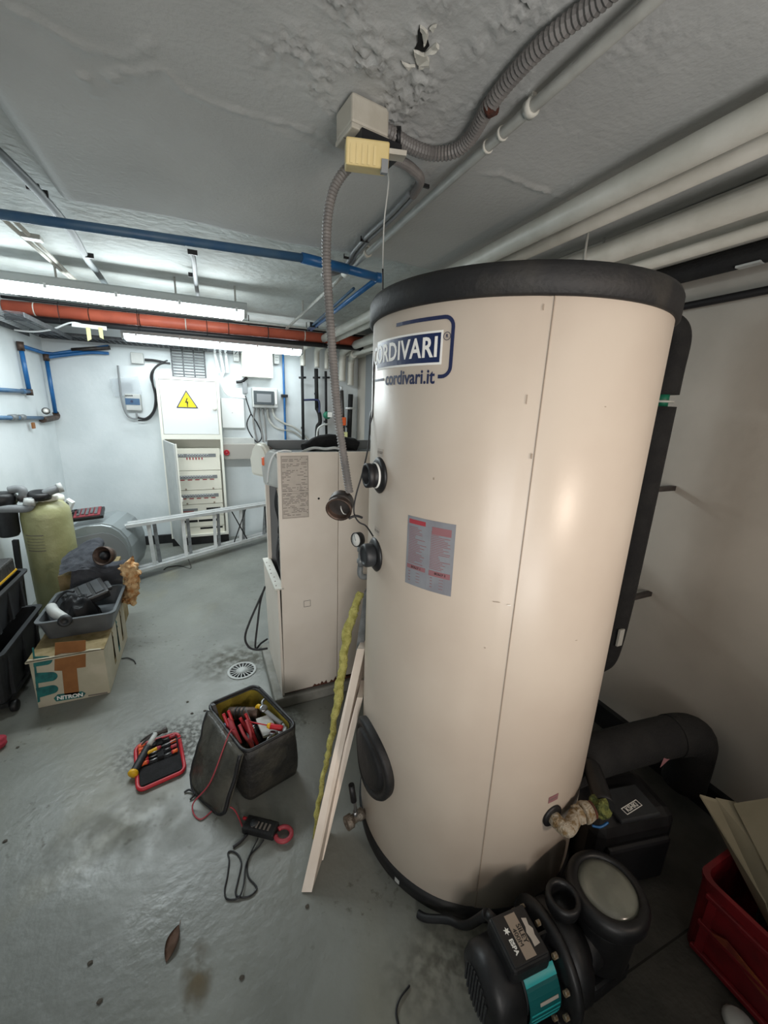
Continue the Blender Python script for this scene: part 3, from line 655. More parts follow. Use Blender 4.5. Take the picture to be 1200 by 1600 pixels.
for x_, y_ in ((662, 288), (570, 375), (543, 402)):
    q = P(x_, y_, 2.31); bm = NB(); box(bm, q+V((-.02, -.004, -.008)), q+V((.02, .004, .002))); box(bm, q+V((-.02, -.004, -.008)), q+V((-.016, .004, .012))); obj('clip', bm, 'black', f2)
# hanging conduit and round box
h0 = P(548, 258, 2.215)
f3 = thing('hanging_conduit', 'long grey corrugated conduit hanging from the sounder to a round box', 'conduit', V((h0.x, h0.y, 1.3)))
def hp(x, y, Y): return py(x, y, Y)
Yh = h0.y
pts = [h0, hp(533, 275, Yh), hp(520, 300, Yh+.005), hp(512, 340, Yh+.01), hp(510, 400, Yh+.012), hp(513, 460, Yh+.012), hp(520, 560, Yh+.01), hp(528, 650, Yh+.0), hp(538, 720, Yh-.01), hp(546, 770, Yh-.02)]
obj('hose', corr(NB(), pts, .0135, .0042), 'hoseg', f3)
q = hp(532, 789, Yh-.02); ax_ = V((-.45, -.75, -.35)).normalized()
rb = obj('round_box', lathe(NB(), [(0, 0), (.036, 0), (.038, .004), (.038, .048), (.041, .050), (.041, .058), (.036, .058), (.034, .052), (.034, .010), (0, .010)], q-ax_*.03, ax_, 28), 'bronze', f3, 'open round metal box')
obj('green_core', Cy(q-ax_*.018+V((-.006, 0, .012)), q+ax_*.004+V((-.01, 0, .014)), .009, seg=10), mat('lime_core', '6f9a3a', .5), rb)
obj('loose_wire', T([q-ax_*.01, q+ax_*.02+V((.006, 0, .0)), q+ax_*.015+V((.014, 0, -.02)), q+ax_*.0+V((.026, 0, -.032))], .002, 6), 'lgrey', rb)
obj('taped_patch', Cy(q-ax_*.012, q+ax_*.008, .0395, seg=20), 'darkm', rb)
# probe cable: white then black, down the tank's left side
pc_ = [P(604, 255, 2.2), hp(607, 285, Yh), hp(600, 350, Yh+.02), hp(598, 420, Yh+.03), hp(597, 480, Yh+.03), hp(585, 560, 1.15), hp(583, 640, 1.15), hp(578, 665, 1.15)]
cb1 = thing('probe_cable', 'thin cable hanging from the sounder past the tank logo to a black plug', 'cable', V((.5, 1.15, 1.2)))
obj('white_part', T(pc_[:4], .0022, 6), 'lgrey', cb1); obj('black_part', T(pc_[3:]+[hp(575, 700, 1.13), hp(566, 740, 1.12), hp(556, 775, 1.12), hp(553, 800, 1.12), hp(560, 815, 1.11), hp(572, 822, 1.1), hp(583, 838, 1.07)], .0024, 6), 'rubber', cb1)
obj('cable_knot', T([hp(545, 810, 1.11), hp(556, 806, 1.11), hp(566, 809, 1.11)], .004, 6), 'rubber', cb1)

# ================================================================== BLUE PIPES ON THE CEILING
zb = 2.265
bp1 = thing('blue_pipe', 'long dark blue pipe crossing under the ceiling in front of the tubes', 'pipe', (0, 2.4, 2.25))
pA = pz(-60, 326, zb); pA = pA+(pA-pz(478, 404, zb))*((XL+.01-pA.x)/(pA.x-pz(478, 404, zb).x)); pB = pz(478, 404, zb); pC = pz(540, 420, zb)
obj('pipe_run', T([pA, pB], .0185, 16, 0), 'blued', bp1)
obj('sleeve_run', T([pB-V((.02, 0, 0)), pC+V((.01, 0, 0))], .023, 16, 0), 'blue', bp1)
pD = pz(592, 434, zb)
obj('end_run', T([pC, pD], .020, 16, 0), 'blue', bp1)
obj('elbow', Cy(pD+V((-.02, 0, 0)), pD+V((.018, 0, 0)), .024, seg=16, bev=.004), 'blue', bp1)
pE = pz(486, 515, 2.30)
bp2 = thing('blue_pipe', 'paired blue pipe branch running back from the bend by the tank', 'pipe', (pD.x, 3, 2.25))
obj('pipe_run', T([pD+V((0, .02, .0)), pE], .0145, 14, 0), 'blue', bp2)
obj('second_run', T([pz(560, 452, 2.29)+V((-.03, 0, 0)), pE+V((-.03, 0, 0))], .009, 12, 0), 'blued', bp2)
obj('clip', B(pz(492, 508, 2.30)+V((-.045, -.006, -.02)), pz(492, 508, 2.30)+V((.03, .006, .02))), 'rubber', bp2)
# dark conduit crossing from the left edge, pale paired conduits, small one over the lamp
dk = thing('dark_conduit', 'dark grey conduit crossing diagonally from left edge over the blue pipe', 'conduit', pz(90, 330, 2.3))
obj('conduit_run', T([V((-.56, -.3, 2.37)), V((-.56, .8, 2.36)), pz(-60, 180, 2.335), pz(0, 240, 2.335), pz(60, 300, 2.34), pz(110, 360, 2.345), pz(138, 408, 2.35), pz(162, 440, 2.352), pz(215, 520, 2.352)], .019, 12, 4, flat=.6), mat('dull_conduit', '5d6567', .55), dk)
for x_, y_ in ((52, 296), (66, 306), (140, 402)): obj('clip', B(pz(x_, y_, 2.34)+V((-.02, -.005, -.004)), pz(x_, y_, 2.34)+V((.02, .005, .02))), 'black', dk)
pw = thing('paired_conduit', 'pair of white painted conduits near the upper left over the lamp', 'conduit', pz(50, 380, 2.35))
for dx in (0, .04): obj('conduit_run', T([pz(5, 342, 2.365)+V((dx, 0, 0)), pz(97, 424, 2.365)+V((dx*.6, 0, 0)), pz(165, 480, 2.365)], .010, 10, 0), 'pipew', pw)
obj('coupling', B(pz(42, 370, 2.36)+V((-.02, -.03, -.01)), pz(42, 370, 2.36)+V((.06, .03, .012)), bev=.004), 'conduitw', pw)
sc2 = thing('short_conduit', 'short clipped grey conduit on the ceiling above the lamp right half', 'conduit', pz(304, 420, 2.36))
obj('conduit_run', T([pz(300, 394, 2.37), pz(303, 410, 2.36), pz(306, 440, 2.355), pz(312, 480, 2.355)], .013, 10), 'grey', sc2)
for y_ in (397, 432): obj('clip', B(pz(301, y_, 2.36)+V((-.024, -.005, -.004)), pz(301, y_, 2.36)+V((.024, .005, .02))), 'black', sc2)

# ================================================================== FLUORESCENT FIXTURES
def batten(label, x0, x1, y, z, tilt=0, power=30, stems=()):
    t = thing('fluorescent_fixture', label, 'ceiling lamp', ((x0+x1)/2, y, z-.05))
    prof = [(-.055, .05), (-.045, .062), (.045, .062), (.055, .05), (.055, .01), (-.055, .01)]
    bm = NB(); prism(bm, prof, (x0, y, z), (0, 1, 0), (0, 0, 1), (1, 0, 0), x1-x0); obj('housing', bm, 'tubeh', t)
    pd_ = [(-.052, .012), (-.050, -.012), (-.036, -.030), (-.01, -.037), (.01, -.037), (.036, -.030), (.050, -.012), (.052, .012)]
    bm = NB(); prism(bm, pd_, (x0+.02, y, z), (0, 1, 0), (0, 0, 1), (1, 0, 0), x1-x0-.04); obj('diffuser', bm, 'tube', t, 'glowing diffuser')
    bm = NB(); prism(bm, [(a*1.02, b_*1.03) for a, b_ in pd_], (x1-.021, y, z), (0, 1, 0), (0, 0, 1), (1, 0, 0), .021); obj('end_cap', bm, 'lgrey', t)
    bm = NB(); prism(bm, [(a*1.02, b_*1.03) for a, b_ in pd_], (x0, y, z), (0, 1, 0), (0, 0, 1), (1, 0, 0), .021); obj('end_cap', bm, 'lgrey', t)
    k = x0+.12
    while k < x1:
        obj('latch', B((k-.008, y-.058, z-.006), (k+.008, y-.050, z+.022), bev=.003), 'alu', t); k += .36
    for s_ in stems: obj('hanger', Cy((s_, y, z+.06), (s_, y, ZC-.001), .006, seg=8), 'conduitw', t)
    l = bpy.data.lights.new('tube_light', 'AREA'); l.shape = 'RECTANGLE'; l.size = x1-x0-.06; l.size_y = .09; l.energy = power; l.color = (.90, .98, 1)
    lo = bpy.data.objects.new('tube_light', l); C.objects.link(lo); lo.parent = t; lo.location = (0, 0, .008)
    lo.visible_camera = True
    for sgn in (-1, 1):   # the curved diffuser also shines sideways
        l2 = bpy.data.lights.new('tube_side_light', 'AREA'); l2.shape = 'RECTANGLE'; l2.size = x1-x0-.06; l2.size_y = .04; l2.energy = power*(.35 if y < 4 else (.10 if sgn > 0 else .3)); l2.color = (.90, .98, 1)
        s2 = bpy.data.objects.new('tube_side_light', l2); C.objects.link(s2); s2.parent = t; s2.location = (0, sgn*.06, .045); s2.rotation_euler = (sgn*rad(80), 0, 0)
    return t
batten('nearer long fluorescent lamp hanging below the ceiling at upper left', -1.28, .352, 3.3, 2.23, stems=(-.75, -.1, .28), power=27)
batten('farther fluorescent lamp glowing in front of the cable tray on the back wall', -.62, 1.06, 4.62, 2.17, stems=(-.4, .5, .9), power=15)

# ================================================================== ORANGE PIPE BUNDLE
Yo = 4.25
ob = thing('orange_pipe', 'long orange pipe crossing the room below the ceiling', 'pipe', (0, Yo, 2.25))
oL = pz(-30, 475, 2.262); oR = pz(600, 542, 2.262)
oL = V((XL+.005, Yo+.0, py(0, 478, Yo).z)); oR = V((XR-.005, Yo, py(585, 536, Yo).z))
z0_ = oL.z; z1_ = oR.z
obj('pipe_run', Cy(oL, oR, .048, seg=20), 'orange', ob)
for k in range(9):
    t = .06+k*.112; p = oL.lerp(oR, t); obj('clamp_band', Cy(p-V((.004, 0, 0)), p+V((.004, 0, 0)), 0.0495, seg=18), 'rust' if k % 3 else 'pipew', ob)
p = oL.lerp(oR, .33)
tag(obj('black_pipe', Cy(oL+V((0, -.005, -.072)), oR+V((0, -.005, -.070)), .0225, seg=14), 'rubber'), 'black pipe running directly beneath the orange pipe', 'pipe')
tag(obj('black_cable', T([oL+V((0, -.01, .066)), oL.lerp(oR, .3)+V((0, -.01, .060)), oL.lerp(oR, .55)+V((0, -.012, .060)), oR+V((0, -.01, .060))], .011, 8, 4), 'rubber'), 'black cable strapped on top of the orange pipe', 'cable')
tag(obj('grey_cable', T([oL.lerp(oR, .47)+V((0, -.04, .095)), oL.lerp(oR, .52)+V((0, -.04, .08)), oL.lerp(oR, .56)+V((0, -.04, .068)), oR+V((-.01, -.04, .068))], .0085, 8, 4), 'conduitw'), 'pale grey cable lying along the right half of the orange pipe', 'cable')
for k in range(5):
    t = .11+k*.17; p = oL.lerp(oR, t); bm = NB(); tube(bm, [p+V((0, -.02, .075)), p+V((0, -.045, .04)), p+V((0, -.053, 0)), p+V((0, -.045, -.05)), p+V((0, -.03, -.095))], .0025, 6); tag(obj('cable_tie', bm, 'rubber'), ['leftmost', 'second', 'third', 'fourth', 'rightmost'][k]+' black tie (counted from the left) around the orange pipe', 'cable tie', 'ties round the orange pipe')
for k, xx in enumerate((-.78, .47, 1.02)):
    tag(obj('pipe_hanger', Cy((xx, Yo, z0_+.04), (xx, Yo, ZC-.001), .004, seg=8), 'darkm'), ['leftmost thin rod hanging the orange pipe from the ceiling', 'thin rod hanging the orange pipe near the end of the nearer lamp', 'rightmost thin rod hanging the orange pipe from the ceiling'][k], 'rod', 'rods hanging the orange pipe')

# ================================================================== CABLE TRAY ALONG THE BACK WALL
def tray(name, label, o, ex, ey, W, L, pitch=.05):
    """perforated tray: L along ex, W along ey; slots are real gaps between rungs"""
    t = thing(name, label, 'cable tray', o)
    o = V(o); ex = V(ex).normalized(); ey = V(ey).normalized(); ez = ex.cross(ey); mx = FM(o, ex, ey)
    bm = NB(); n = int(L/pitch); cols = 3
    for c in range(cols+1):
        y = (W-.014)*c/cols; box(bm, (0, y, 0), (L, y+.014, .0015), mx)
    for k in range(n+1):
        x = (L-.012)*k/n; box(bm, (x, 0, .0002), (x+.012, W, .0013), mx)
    stuff(obj('perforated_bed', bm, 'trayg', t))
    for y in (0, W): obj('side_rail', B((0, y-.001, 0), (L, y+.001, .03), mx), 'trayg', t)
    return t
tray('cable_tray', 'grey perforated cable tray along the top of the back wall', (XL+.02, 4.66, 2.12), (1, 0, 0), (0, 1, 0), .30, 1.75, .045)
a_ = py(268, 540, 4.96); 
tray('cable_tray', 'grey perforated cable tray turning along the left wall at upper left', (XL+.02, 3.55, 2.12), (0, 1, 0), (1, 0, 0), .30, 1.10, .045)
tray('cable_tray', 'grey perforated tray dropping vertically to the white electrical cabinet', (-.25, 4.955, 1.84), (0, 0, 1), (1, 0, 0), .33, .30, .03)
# cables on the tray
for k, (dz, c_, lb) in enumerate(((.02, 'rubber', 'black cable lying on the cable tray nearest the wall'), (.016, 'rubber', 'black cable lying along the front of the cable tray'))):
    tag(obj('tray_cable', T([(XL+.03, 4.86-k*.12, 2.132), (-.9, 4.88-k*.13, 2.132), (-.5, 4.86-k*.12, 2.132), (.1, 4.88-k*.13, 2.132)], .009, 8), c_), lb, 'cable')
wl = [py(0, 512, 4.35), py(45, 518, 4.3), py(80, 515, 4.25), py(112, 504, 4.2), py(135, 510, 4.2)]
tag(obj('white_cable', T(wl, .007, 8), 'offw'), 'white cable sagging under the orange pipe at far left', 'cable')
wk = thing('white_connector', 'white connector strip with yellow tape flags under the orange pipe', 'connector', py(140, 508, 4.45))
obj('strip_body', quadslab(NB(), [py(112, 504, 4.19), py(112, 510, 4.19), py(166, 516, 4.19), py(166, 510, 4.19)], (0, .02, 0)), 'offw', wk)
for x_ in (137, 156): obj('tape_flag', quadslab(NB(), [py(x_-3, 511, 4.185), py(x_+4, 512, 4.185), py(x_+6, 530, 4.185), py(x_, 533 if x_ < 150 else 527, 4.185)], (0, .002, 0)), 'tape', wk)

# ================================================================== LEFT WALL BLUE PIPES
def plx(x, y): return px(x, y, XL+.035)
lw = thing('blue_wall_pipe', 'outer blue pipe dropping down the left wall with dark elbows', 'pipe', (XL+.03, 4.6, 1.6))
def corner_pt(x, y, Y): return py(x, y, Y)
Yq = 4.72
q1 = V((XL+.05, 4.45, py(30, 535, 4.45).z)); 
def pq(x, y): return py(x, y, 4.93)
XLp = XL+.03
c1 = px(32, 540, XLp); c2 = px(46, 612, XLp)
obj('drop', T([c1, c2], .017, 12, 0), 'blue', lw); obj('elbow', Cy(c1-V((0, 0, .04)), c1+V((0, 0, .03)), .024, seg=12), 'bronze', lw); obj('elbow', Cy(c2-V((0, 0, .03)), c2+V((0, 0, .02)), .024, seg=12), 'bronze', lw)
obj('lower_run', T([c2, px(0, 609, XLp)+V((0, -.1, .0))], .016, 12, 0), 'blued', lw); obj('sleeve', Cy(c2+V((0, -.10, .0)), c2+V((0, -.16, 0)), .020, seg=12), 'blued', lw)
e = V((XL+.06, 4.94, 0)); 
t1 = [c1, px(50, 547, XLp), py(85, 546, 4.95), py(173, 541, 4.95)]
obj('top_run', T([c1, V((XLp, 4.93, c1.z)), V((XLp+.06, 4.955, c1.z)), V((py(170, 541, 4.955).x, 4.955, py(170, 541, 4.955).z))], .015, 12, 0), 'blue', lw)
obj('tee_fitting', Cy(py(112, 547, 4.955), py(172, 543, 4.955), .019, seg=12), 'darkm', lw)
l2 = thing('blue_wall_pipe', 'inner blue pipe in the room corner ending at brass valves', 'pipe', (XL+.08, 4.9, 1.6))
d1 = py(63, 558, 4.90); d2 = py(76, 645, 4.90); d1.x = max(d1.x, XL+.045); d2.x = max(d2.x, XL+.045)
obj('drop', T([d1, d2], .017, 12, 0), 'blue', l2); obj('elbow', Cy(d1-V((0, 0, .03)), d1+V((0, 0, .03)), .025, seg=12), 'bronze', l2)
obj('top_run', T([d1, py(100, 555, 4.94), py(140, 551, 4.955), py(170, 552, 4.955)], .015, 12), 'blue', l2)
obj('valve_block', T([d2, d2+V((0, 0, -.04)), px(66, 656, XLp)], .026, 12), 'bronze', l2)
v0 = px(66, 653, XLp); v0.y = min(v0.y, 4.9)
obj('lower_run', T([v0, px(2, 652, XLp)+V((0, -.1, 0))], .016, 12, 0), 'blued', l2)
for x_ in (20, 33): q = px(x_, 652, XLp); obj('coupling', Cy(q-V((0, .05, 0)), q+V((0, .05, 0)), .022, seg=12), 'galv', l2)
gq = px(65, 642, XLp); gq.x += .03; obj('gauge_case', lathe(NB(), [(0, 0), (.03, 0), (.03, .02), (.027, .022), (.026, .018), (0, .018)], gq, (.3, -1, 0), 20), 'black', l2); obj('gauge_face', lathe(NB(), [(0, 0), (.025, 0), (0, .001)], gq+V((.3, -1, 0)).normalized()*.0185, (.3, -1, 0), 20), 'paperw', l2)
q = px(51, 664, XLp); obj('valve_handle', B(q+V((-.005, -.02, -.03)), q+V((.01, .03, .02)), bev=.004), 'card', l2, 'orange handle')

# ================================================================== BACK WALL DEVICES
def wbox(bm, x0, y0, x1, y1, Yf, dep, bev=.003, mx=None):
    a = py(x0, y0, Yf); b = py(x1, y1, Yf); lo = (min(a.x, b.x), Yf, min(a.z, b.z)); hi = (max(a.x, b.x), Yf+dep, max(a.z, b.z)); return box(bm, lo, hi, mx, bev)
YW = YB
jb2 = thing('small_junction_box', 'small white junction box under the tray left of the cabinet', 'junction box', py(213, 562, 4.96))
obj('box_body', wbox(NB(), 203, 550, 225, 569, 4.955, .044, .006), 'lgrey', jb2); obj('cable_entry', T([py(226, 562, 4.965), py(240, 563, 4.965), py(256, 566, 4.965)], .012, 8), 'rubber', jb2)
wm = thing('blue_controller', 'small blue and grey wall controller in a plastic sleeve', 'controller', py(205, 640, 4.93))
obj('case', wbox(NB(), 194, 615, 222, 642, 4.93, .068, .008), 'lgrey', wm); obj('blue_face', wbox(NB(), 195, 622, 219, 633, 4.927, .004, 0), 'blued', wm); obj('dial', Cy(py(206, 627, 4.928), py(206, 627, 4.928)+V((0, -.008, 0)), .012), 'navyd', wm)
for k in range(4): obj('indicator', wbox(NB(), 196+k*3, 617, 198+k*3, 619.5, 4.927, .004, 0), 'blackink', wm)
obj('display_window', wbox(NB(), 190, 598, 208, 612, 4.975, .012, 0), 'lcd', wm); obj('sensor_arm', T([py(184, 571, 4.95), py(187, 600, 4.95), py(191, 630, 4.94), py(200, 650, 4.94), py(213, 654, 4.94), py(213, 645, 4.945)], .009, 8), 'grey', wm)
b_ = quadslab(NB(), [py(171, 592, 4.965), py(215, 588, 4.965), py(222, 616, 4.965), py(180, 620, 4.965)], (0, .001, 0)); obj('plastic_sleeve', b_, 'bag', wm)
tag(obj('black_cable_loop', T([py(214, 652, 4.95), py(228, 654, 4.95), py(240, 642, 4.95), py(243, 620, 4.94), py(238, 596, 4.94), py(240, 578, 4.93), py(252, 568, 4.93), py(266, 568, 4.93)], .011, 8), 'rubber'), 'thick black cable looping from controller to the tray', 'cable')
tag(obj('black_cable_loop', T([py(216, 657, 4.93), py(232, 655, 4.93), py(243, 640, 4.93), py(246, 618, 4.93), py(235, 590, 4.92), py(244, 572, 4.91), py(262, 563, 4.91)], .007, 8), 'rubber'), 'thinner black cable looping outside the thick one left of cabinet', 'cable')

# cabinet -----------------------------------------------------
YCf = 4.80
A0 = py(245, 590, YCf); A1 = py(341, 591, YCf)
cx0, cx1 = -.400, .195; ctop = 1.835; cmid = 1.225; cbot = .10
cab = thing('electrical_cabinet', 'tall white electrical cabinet with warning triangle and open lower door', 'cabinet', ((cx0+cx1)/2, 4.9, cbot))
# upper carcass
bm = NB(); box(bm, (cx0, YCf+.02, cmid), (cx1, YB-.002, ctop)); obj('upper_body', bm, 'cream', cab)
def fr(bm, x0, x1, z0, z1, y0, y1, t):
    for lo, hi in (((x0, y0, z0), (x0+t, y1, z1)), ((x1-t, y0, z0), (x1, y1, z1)), ((x0+t, y0, z1-t), (x1-t, y1, z1)), ((x0+t, y0, z0), (x1-t, y1, z0+t))): box(bm, lo, hi)
    return bm
obj('upper_frame', fr(NB(), cx0, cx1, cmid, ctop, YCf, YCf+.0205, .026), 'cream', cab)
ud = obj('door', B((cx0+.03, YCf+.004, cmid+.03), (cx1-.03, YCf+.019, ctop-.03), bev=.002), 'offw', cab)
ht = V((cx1-.06, YCf+.003, (cmid+ctop)/2)); obj('handle', lathe(NB(), [(.0, 0), (.022, 0), (.024, .004), (.02, .010), (0, .011)], ht, (0, -1, 0), 20), 'cream', ud)
# triangle sign
tc = py(292, 627, YCf); s_ = .105
def tri(k): return [(-s_*k, -s_*.62*k), (s_*k, -s_*.62*k), (0, s_*1.12*k)]
sg = obj('warning_sign', prism(NB(), tri(1.0), (tc.x, YCf+.004, tc.z-.005), (1, 0, 0), (0, 0, 1), (0, -1, 0), .002), 'navyd', ud, 'yellow warning triangle')
obj('sign_field', prism(NB(), tri(.84), (tc.x, YCf+.002, tc.z-.005), (1, 0, 0), (0, 0, 1), (0, -1, 0), .001), 'yellows', sg)
bolt = [(.002, .045), (-.018, -.004), (-.002, -.002), (.001, -.036), (-.004, -.034), (.006, -.05), (.012, -.03), (.007, -.034), (.016, .012), (.0, .008), (.012, .045)]
obj('lightning_bolt', prism(NB(), bolt, (tc.x-.002, YCf+.001, tc.z-.012), (1, 0, 0), (0, 0, 1), (0, -1, 0), .001), 'blackink', sg)
# lower carcass: open box
lb = NB(); box(lb, (cx0, YCf+.0205, cbot), (cx0+.02, YB-.002, cmid)); box(lb, (cx1-.02, YCf+.0205, cbot), (cx1, YB-.002, cmid)); box(lb, (cx0+.02, YB-.02, cbot), (cx1-.02, YB-.002, cmid)); box(lb, (cx0+.02, YCf+.0205, cbot), (cx1-.02, YB-.02, cbot+.02)); box(lb, (cx0+.02, YCf+.0205, cmid-.02), (cx1-.02, YB-.02, cmid-.0005))
obj('lower_body', lb, 'cream', cab); obj('lower_frame', fr(NB(), cx0, cx1, cbot, cmid, YCf, YCf+.0205, .024), 'cream', cab)
fx0, fx1 = cx0+.095, cx1-.04
rows = [(1.178, 1.01), (1.005, .855), (.85, .70), (.695, .61), (.605, .48), (.475, .30), (.295, .13)]
zz = [1.185, 1.035, .885, .735, .625, .49, .31, .135]
rows = []
edges = [703, 736, 758, 775, 792, 806, 822, 843]
zrow = [py(330, e_, YCf+.04).z for e_ in (700, 735, 765, 787, 806, 822, 842)]
YP = YCf+.045
for i, (zt_, zb_) in enumerate(zip(zrow, zrow[1:])):
    cp = obj('cover_plate', B((fx0, YP, zb_+.003), (fx1, YP+.012, zt_-.003), bev=.002), 'creamd', cab)
    for xx in (fx0+.09, fx1-.09):
        if i in (1, 2, 3): obj('fastener', Cy((xx, YP-.003, zb_+.014), (xx, YP, zb_+.014), .010, seg=10), 'boarde', cp)
    zc = zt_-(zt_-zb_)*(.33 if i < 2 else .4)
    if i < 3:
        n = 13 if i else 12
        obj('breaker_rail', B((fx0+.015, YP-.004, zc-.017), (fx1-.04, YP, zc+.02)), 'grey', cp)
        first = None
        for k in range(n):
            x = fx0+.02+k*.0275
            if i == 0 and k in (3,): continue
            if first is None:
                first = obj('circuit_breaker', B((x, YP-.012, zc-.014), (x+.021, YP-.004, zc+.017), bev=.002), 'lgrey', cp); f0 = k; lv = obj('toggle', B((x+.005, YP-.017, zc-.004), (x+.016, YP-.012, zc+.007)), 'navyd', first)
            else:
                c_ = shift_copy(first, ((k-f0)*.0275, 0, 0), cp); l_ = lv.copy(); C.objects.link(l_); l_.parent = c_
        for k in range(6 if i == 0 else 5):
            x = (fx0+.12+k*.03) if i == 0 else fx0+.04+k*.075
            obj('red_marker', B((x, YP-.003, zc-.045 if i == 0 else zc-.034), (x+(.012 if i == 0 else .045), YP-.0005, zc-.020 if i == 0 else zc-.024)), 'redbar', cp)
    elif i == 3:
        obj('breaker_rail', B((fx0+.015, YP-.006, zc-.014), (fx0+.19, YP, zc+.012)), 'grey', cp); obj('open_slot', B((fx1-.18, YP-.001, zc-.014), (fx1-.03, YP+.002, zc+.012)), 'manila', cp)
        obj('red_marker', B((fx0+.02, YP-.008, zc-.022), (fx0+.15, YP-.005, zc-.015)), 'redbar', cp)
    elif i in (4,):
        obj('open_slot', B((fx0+.02, YP-.001, zc-.014), (fx0+.18, YP+.002, zc+.012)), 'manila', cp); obj('open_slot', B((fx0+.19, YP-.001, zc-.014), (fx1-.05, YP+.002, zc+.012)), 'manila', cp)
    else: obj('open_slot', B((fx0+.2, YP-.001, zt_-.03), (fx1-.02, YP+.002, zt_-.008)), 'manila', cp)
# open lower door
hx = cx0+.026; H_ = V((hx, YCf, 0)); wd_ = .50
r = ray(280, 760); den = r.x*r.x+r.y*r.y; bb = r.x*H_.x+r.y*H_.y; cc = H_.x**2+H_.y**2-wd_**2
t = (bb-math.sqrt(max(bb*bb-den*cc, 0)))/den; Q = V((r.x*t, r.y*t, 0)); dd = (Q-H_).normalized(); nn = V((-dd.y, dd.x, 0))
dm = FM((H_.x, H_.y, 0), dd, (0, 0, 1))
ld = obj('door', box(NB(), (.0, cbot+.02, 0), (wd_, cmid-.03, .016), dm, .003), 'lgrey', cab, 'open lower door')
obj('door_rim', box(NB(), (wd_-.02, cbot+.02, -.012), (wd_, cmid-.03, 0), dm), 'cream', ld); obj('handle', box(NB(), (wd_-.05, .62, -.03), (wd_-.02, .66, -.0), dm, .006), 'paperw', ld)
struct('trim_6', B((cx0, YCf+.03, 0), (cx1, YB-.01, cbot-.001)), 'black')

# boxes right of the cabinet ----------------------------------
def simple(name, label, cat, px_, dep, m, bev=.004, extra=()):
    Yf = YW-dep; return tag(obj(name, wbox(NB(), *px_, Yf, dep-.002, bev), m), label, cat)
wp = simple('white_wall_box', 'flat white box on the back wall just right of the cabinet', 'wall box', (345, 622, 383, 669), .05, 'offw')
obj('keyhole', Cy(py(363, 645, 4.95), py(363, 645, 4.95)+V((0, -.003, 0)), .004, seg=10), 'ink', wp)
gb = simple('cream_distribution_box', 'large square cream box below the far lamp right end', 'distribution box', (377, 546, 427, 591), .12, 'cream')
for x_, y_ in ((381, 589), (423, 588)): obj('screw', Cy(py(x_, y_, 4.88), py(x_, y_, 4.88)+V((0, -.003, 0)), .004, seg=8), 'ink', gb)
for x0_, x1_, y0_, y1_, s__ in ((364, 374, 546, 565, 'left'), (428, 437, 551, 569, 'right')):
    bx = thing('emergency_box', f'small grey louvred box on the {s__} side of the large cream box', 'wall box', py((x0_+x1_)/2, y1_, 4.93))
    obj('box_body', wbox(NB(), x0_, y0_, x1_, y1_, 4.93, .068, .006), 'lgrey', bx)
    for k in range(3): obj('slot', wbox(NB(), x0_+2, y0_+3+k*4, x1_-2, y0_+4.5+k*4, 4.928, .003, 0), 'grey', bx)
bb_ = thing('breaker_box', 'grey breaker box with smoked window on the back wall above the boiler', 'breaker box', py(415, 640, 4.88))
obj('box_body', wbox(NB(), 394, 605, 435, 638, 4.88, .118, .010), 'lgrey', bb_); wn = obj('smoked_window', wbox(NB(), 396, 610, 429, 633, 4.868, .014, .004), 'glassd', bb_)
obj('module_row', wbox(NB(), 401, 615, 424, 629, 4.8655, .003, 0), 'grey', wn)
obj('latch', wbox(NB(), 430, 612, 433, 632, 4.872, .01, .003), 'offw', bb_)
hb = thing('long_grey_box', 'long grey wall box with red power socket beside the cabinet', 'wall box', py(375, 718, 4.85))
obj('box_body', wbox(NB(), 346, 694, 403, 717, 4.86, .138, .004), mat('warm_grey_box', 'a19d96', .5), hb); obj('box_top', wbox(NB(), 345, 684, 398, 694, 4.93, .066, .004), 'lgrey', hb)
q = py(354, 707, 4.86); obj('red_socket', lathe(NB(), [(.03, 0), (.032, .01), (.032, .02), (.026, .022), (.02, .016), (0, .016)], q, (0, -1, 0), 22), 'red', hb, 'red round socket'); obj('socket_core', lathe(NB(), [(.018, 0), (.012, .01), (0, .01)], q+V((0, -.016, 0)), (0, -1, 0), 14), 'pinkr', hb)
sl = simple('small_grey_box', 'small dark grey box between cream box and breaker box', 'wall box', (379, 597, 387, 615), .06, 'grey')
tag(obj('black_conduit_piece', T([py(369, 597, 4.955), py(378, 596, 4.955), py(386, 590, 4.955)], .016, 10), 'rubber'), 'short black hose under the large cream box', 'hose')
# conduits up from the cabinet
for k, (xt, xb) in enumerate(((334, 343), (343, 350), (352, 356))):
    tag(obj('white_conduit', T([py(xt, 543, 4.96), py((xt+xb)/2, 565, 4.96), py(xb, 583, 4.96)], .016, 10), 'offw'), ['left', 'middle', 'right'][k]+' of three white conduits above the right edge of the cabinet', 'conduit', 'three conduits above the cabinet')
for k in range(4):
    o_ = k*2.2
    tag(obj('white_wire', T([py(345+o_*.8, 582, 4.965-.004*k), py(348-o_*.3, 598, 4.965-.004*k), py(351, 610+k, 4.965-.004*k), py(362, 617+k, 4.96-.004*k), py(384, 617+o_*.7, 4.96-.004*k)], .006, 6), 'offw'), ['lowest', 'second lowest', 'second highest', 'highest'][3-k]+' white wire bundled above the flat white box', 'wire', 'white wires above the flat white box')
tag(obj('black_loop', T([py(383, 618, 4.95), py(388, 634, 4.95), py(393, 648, 4.95), py(402, 662, 4.94), py(409, 680, 4.94), py(405, 690, 4.94), py(398, 688, 4.94), py(388, 672, 4.94), py(386, 660, 4.95), py(392, 647, 4.95)], .007, 8), 'rubber'), 'black cable loop hanging left of the breaker box', 'cable')
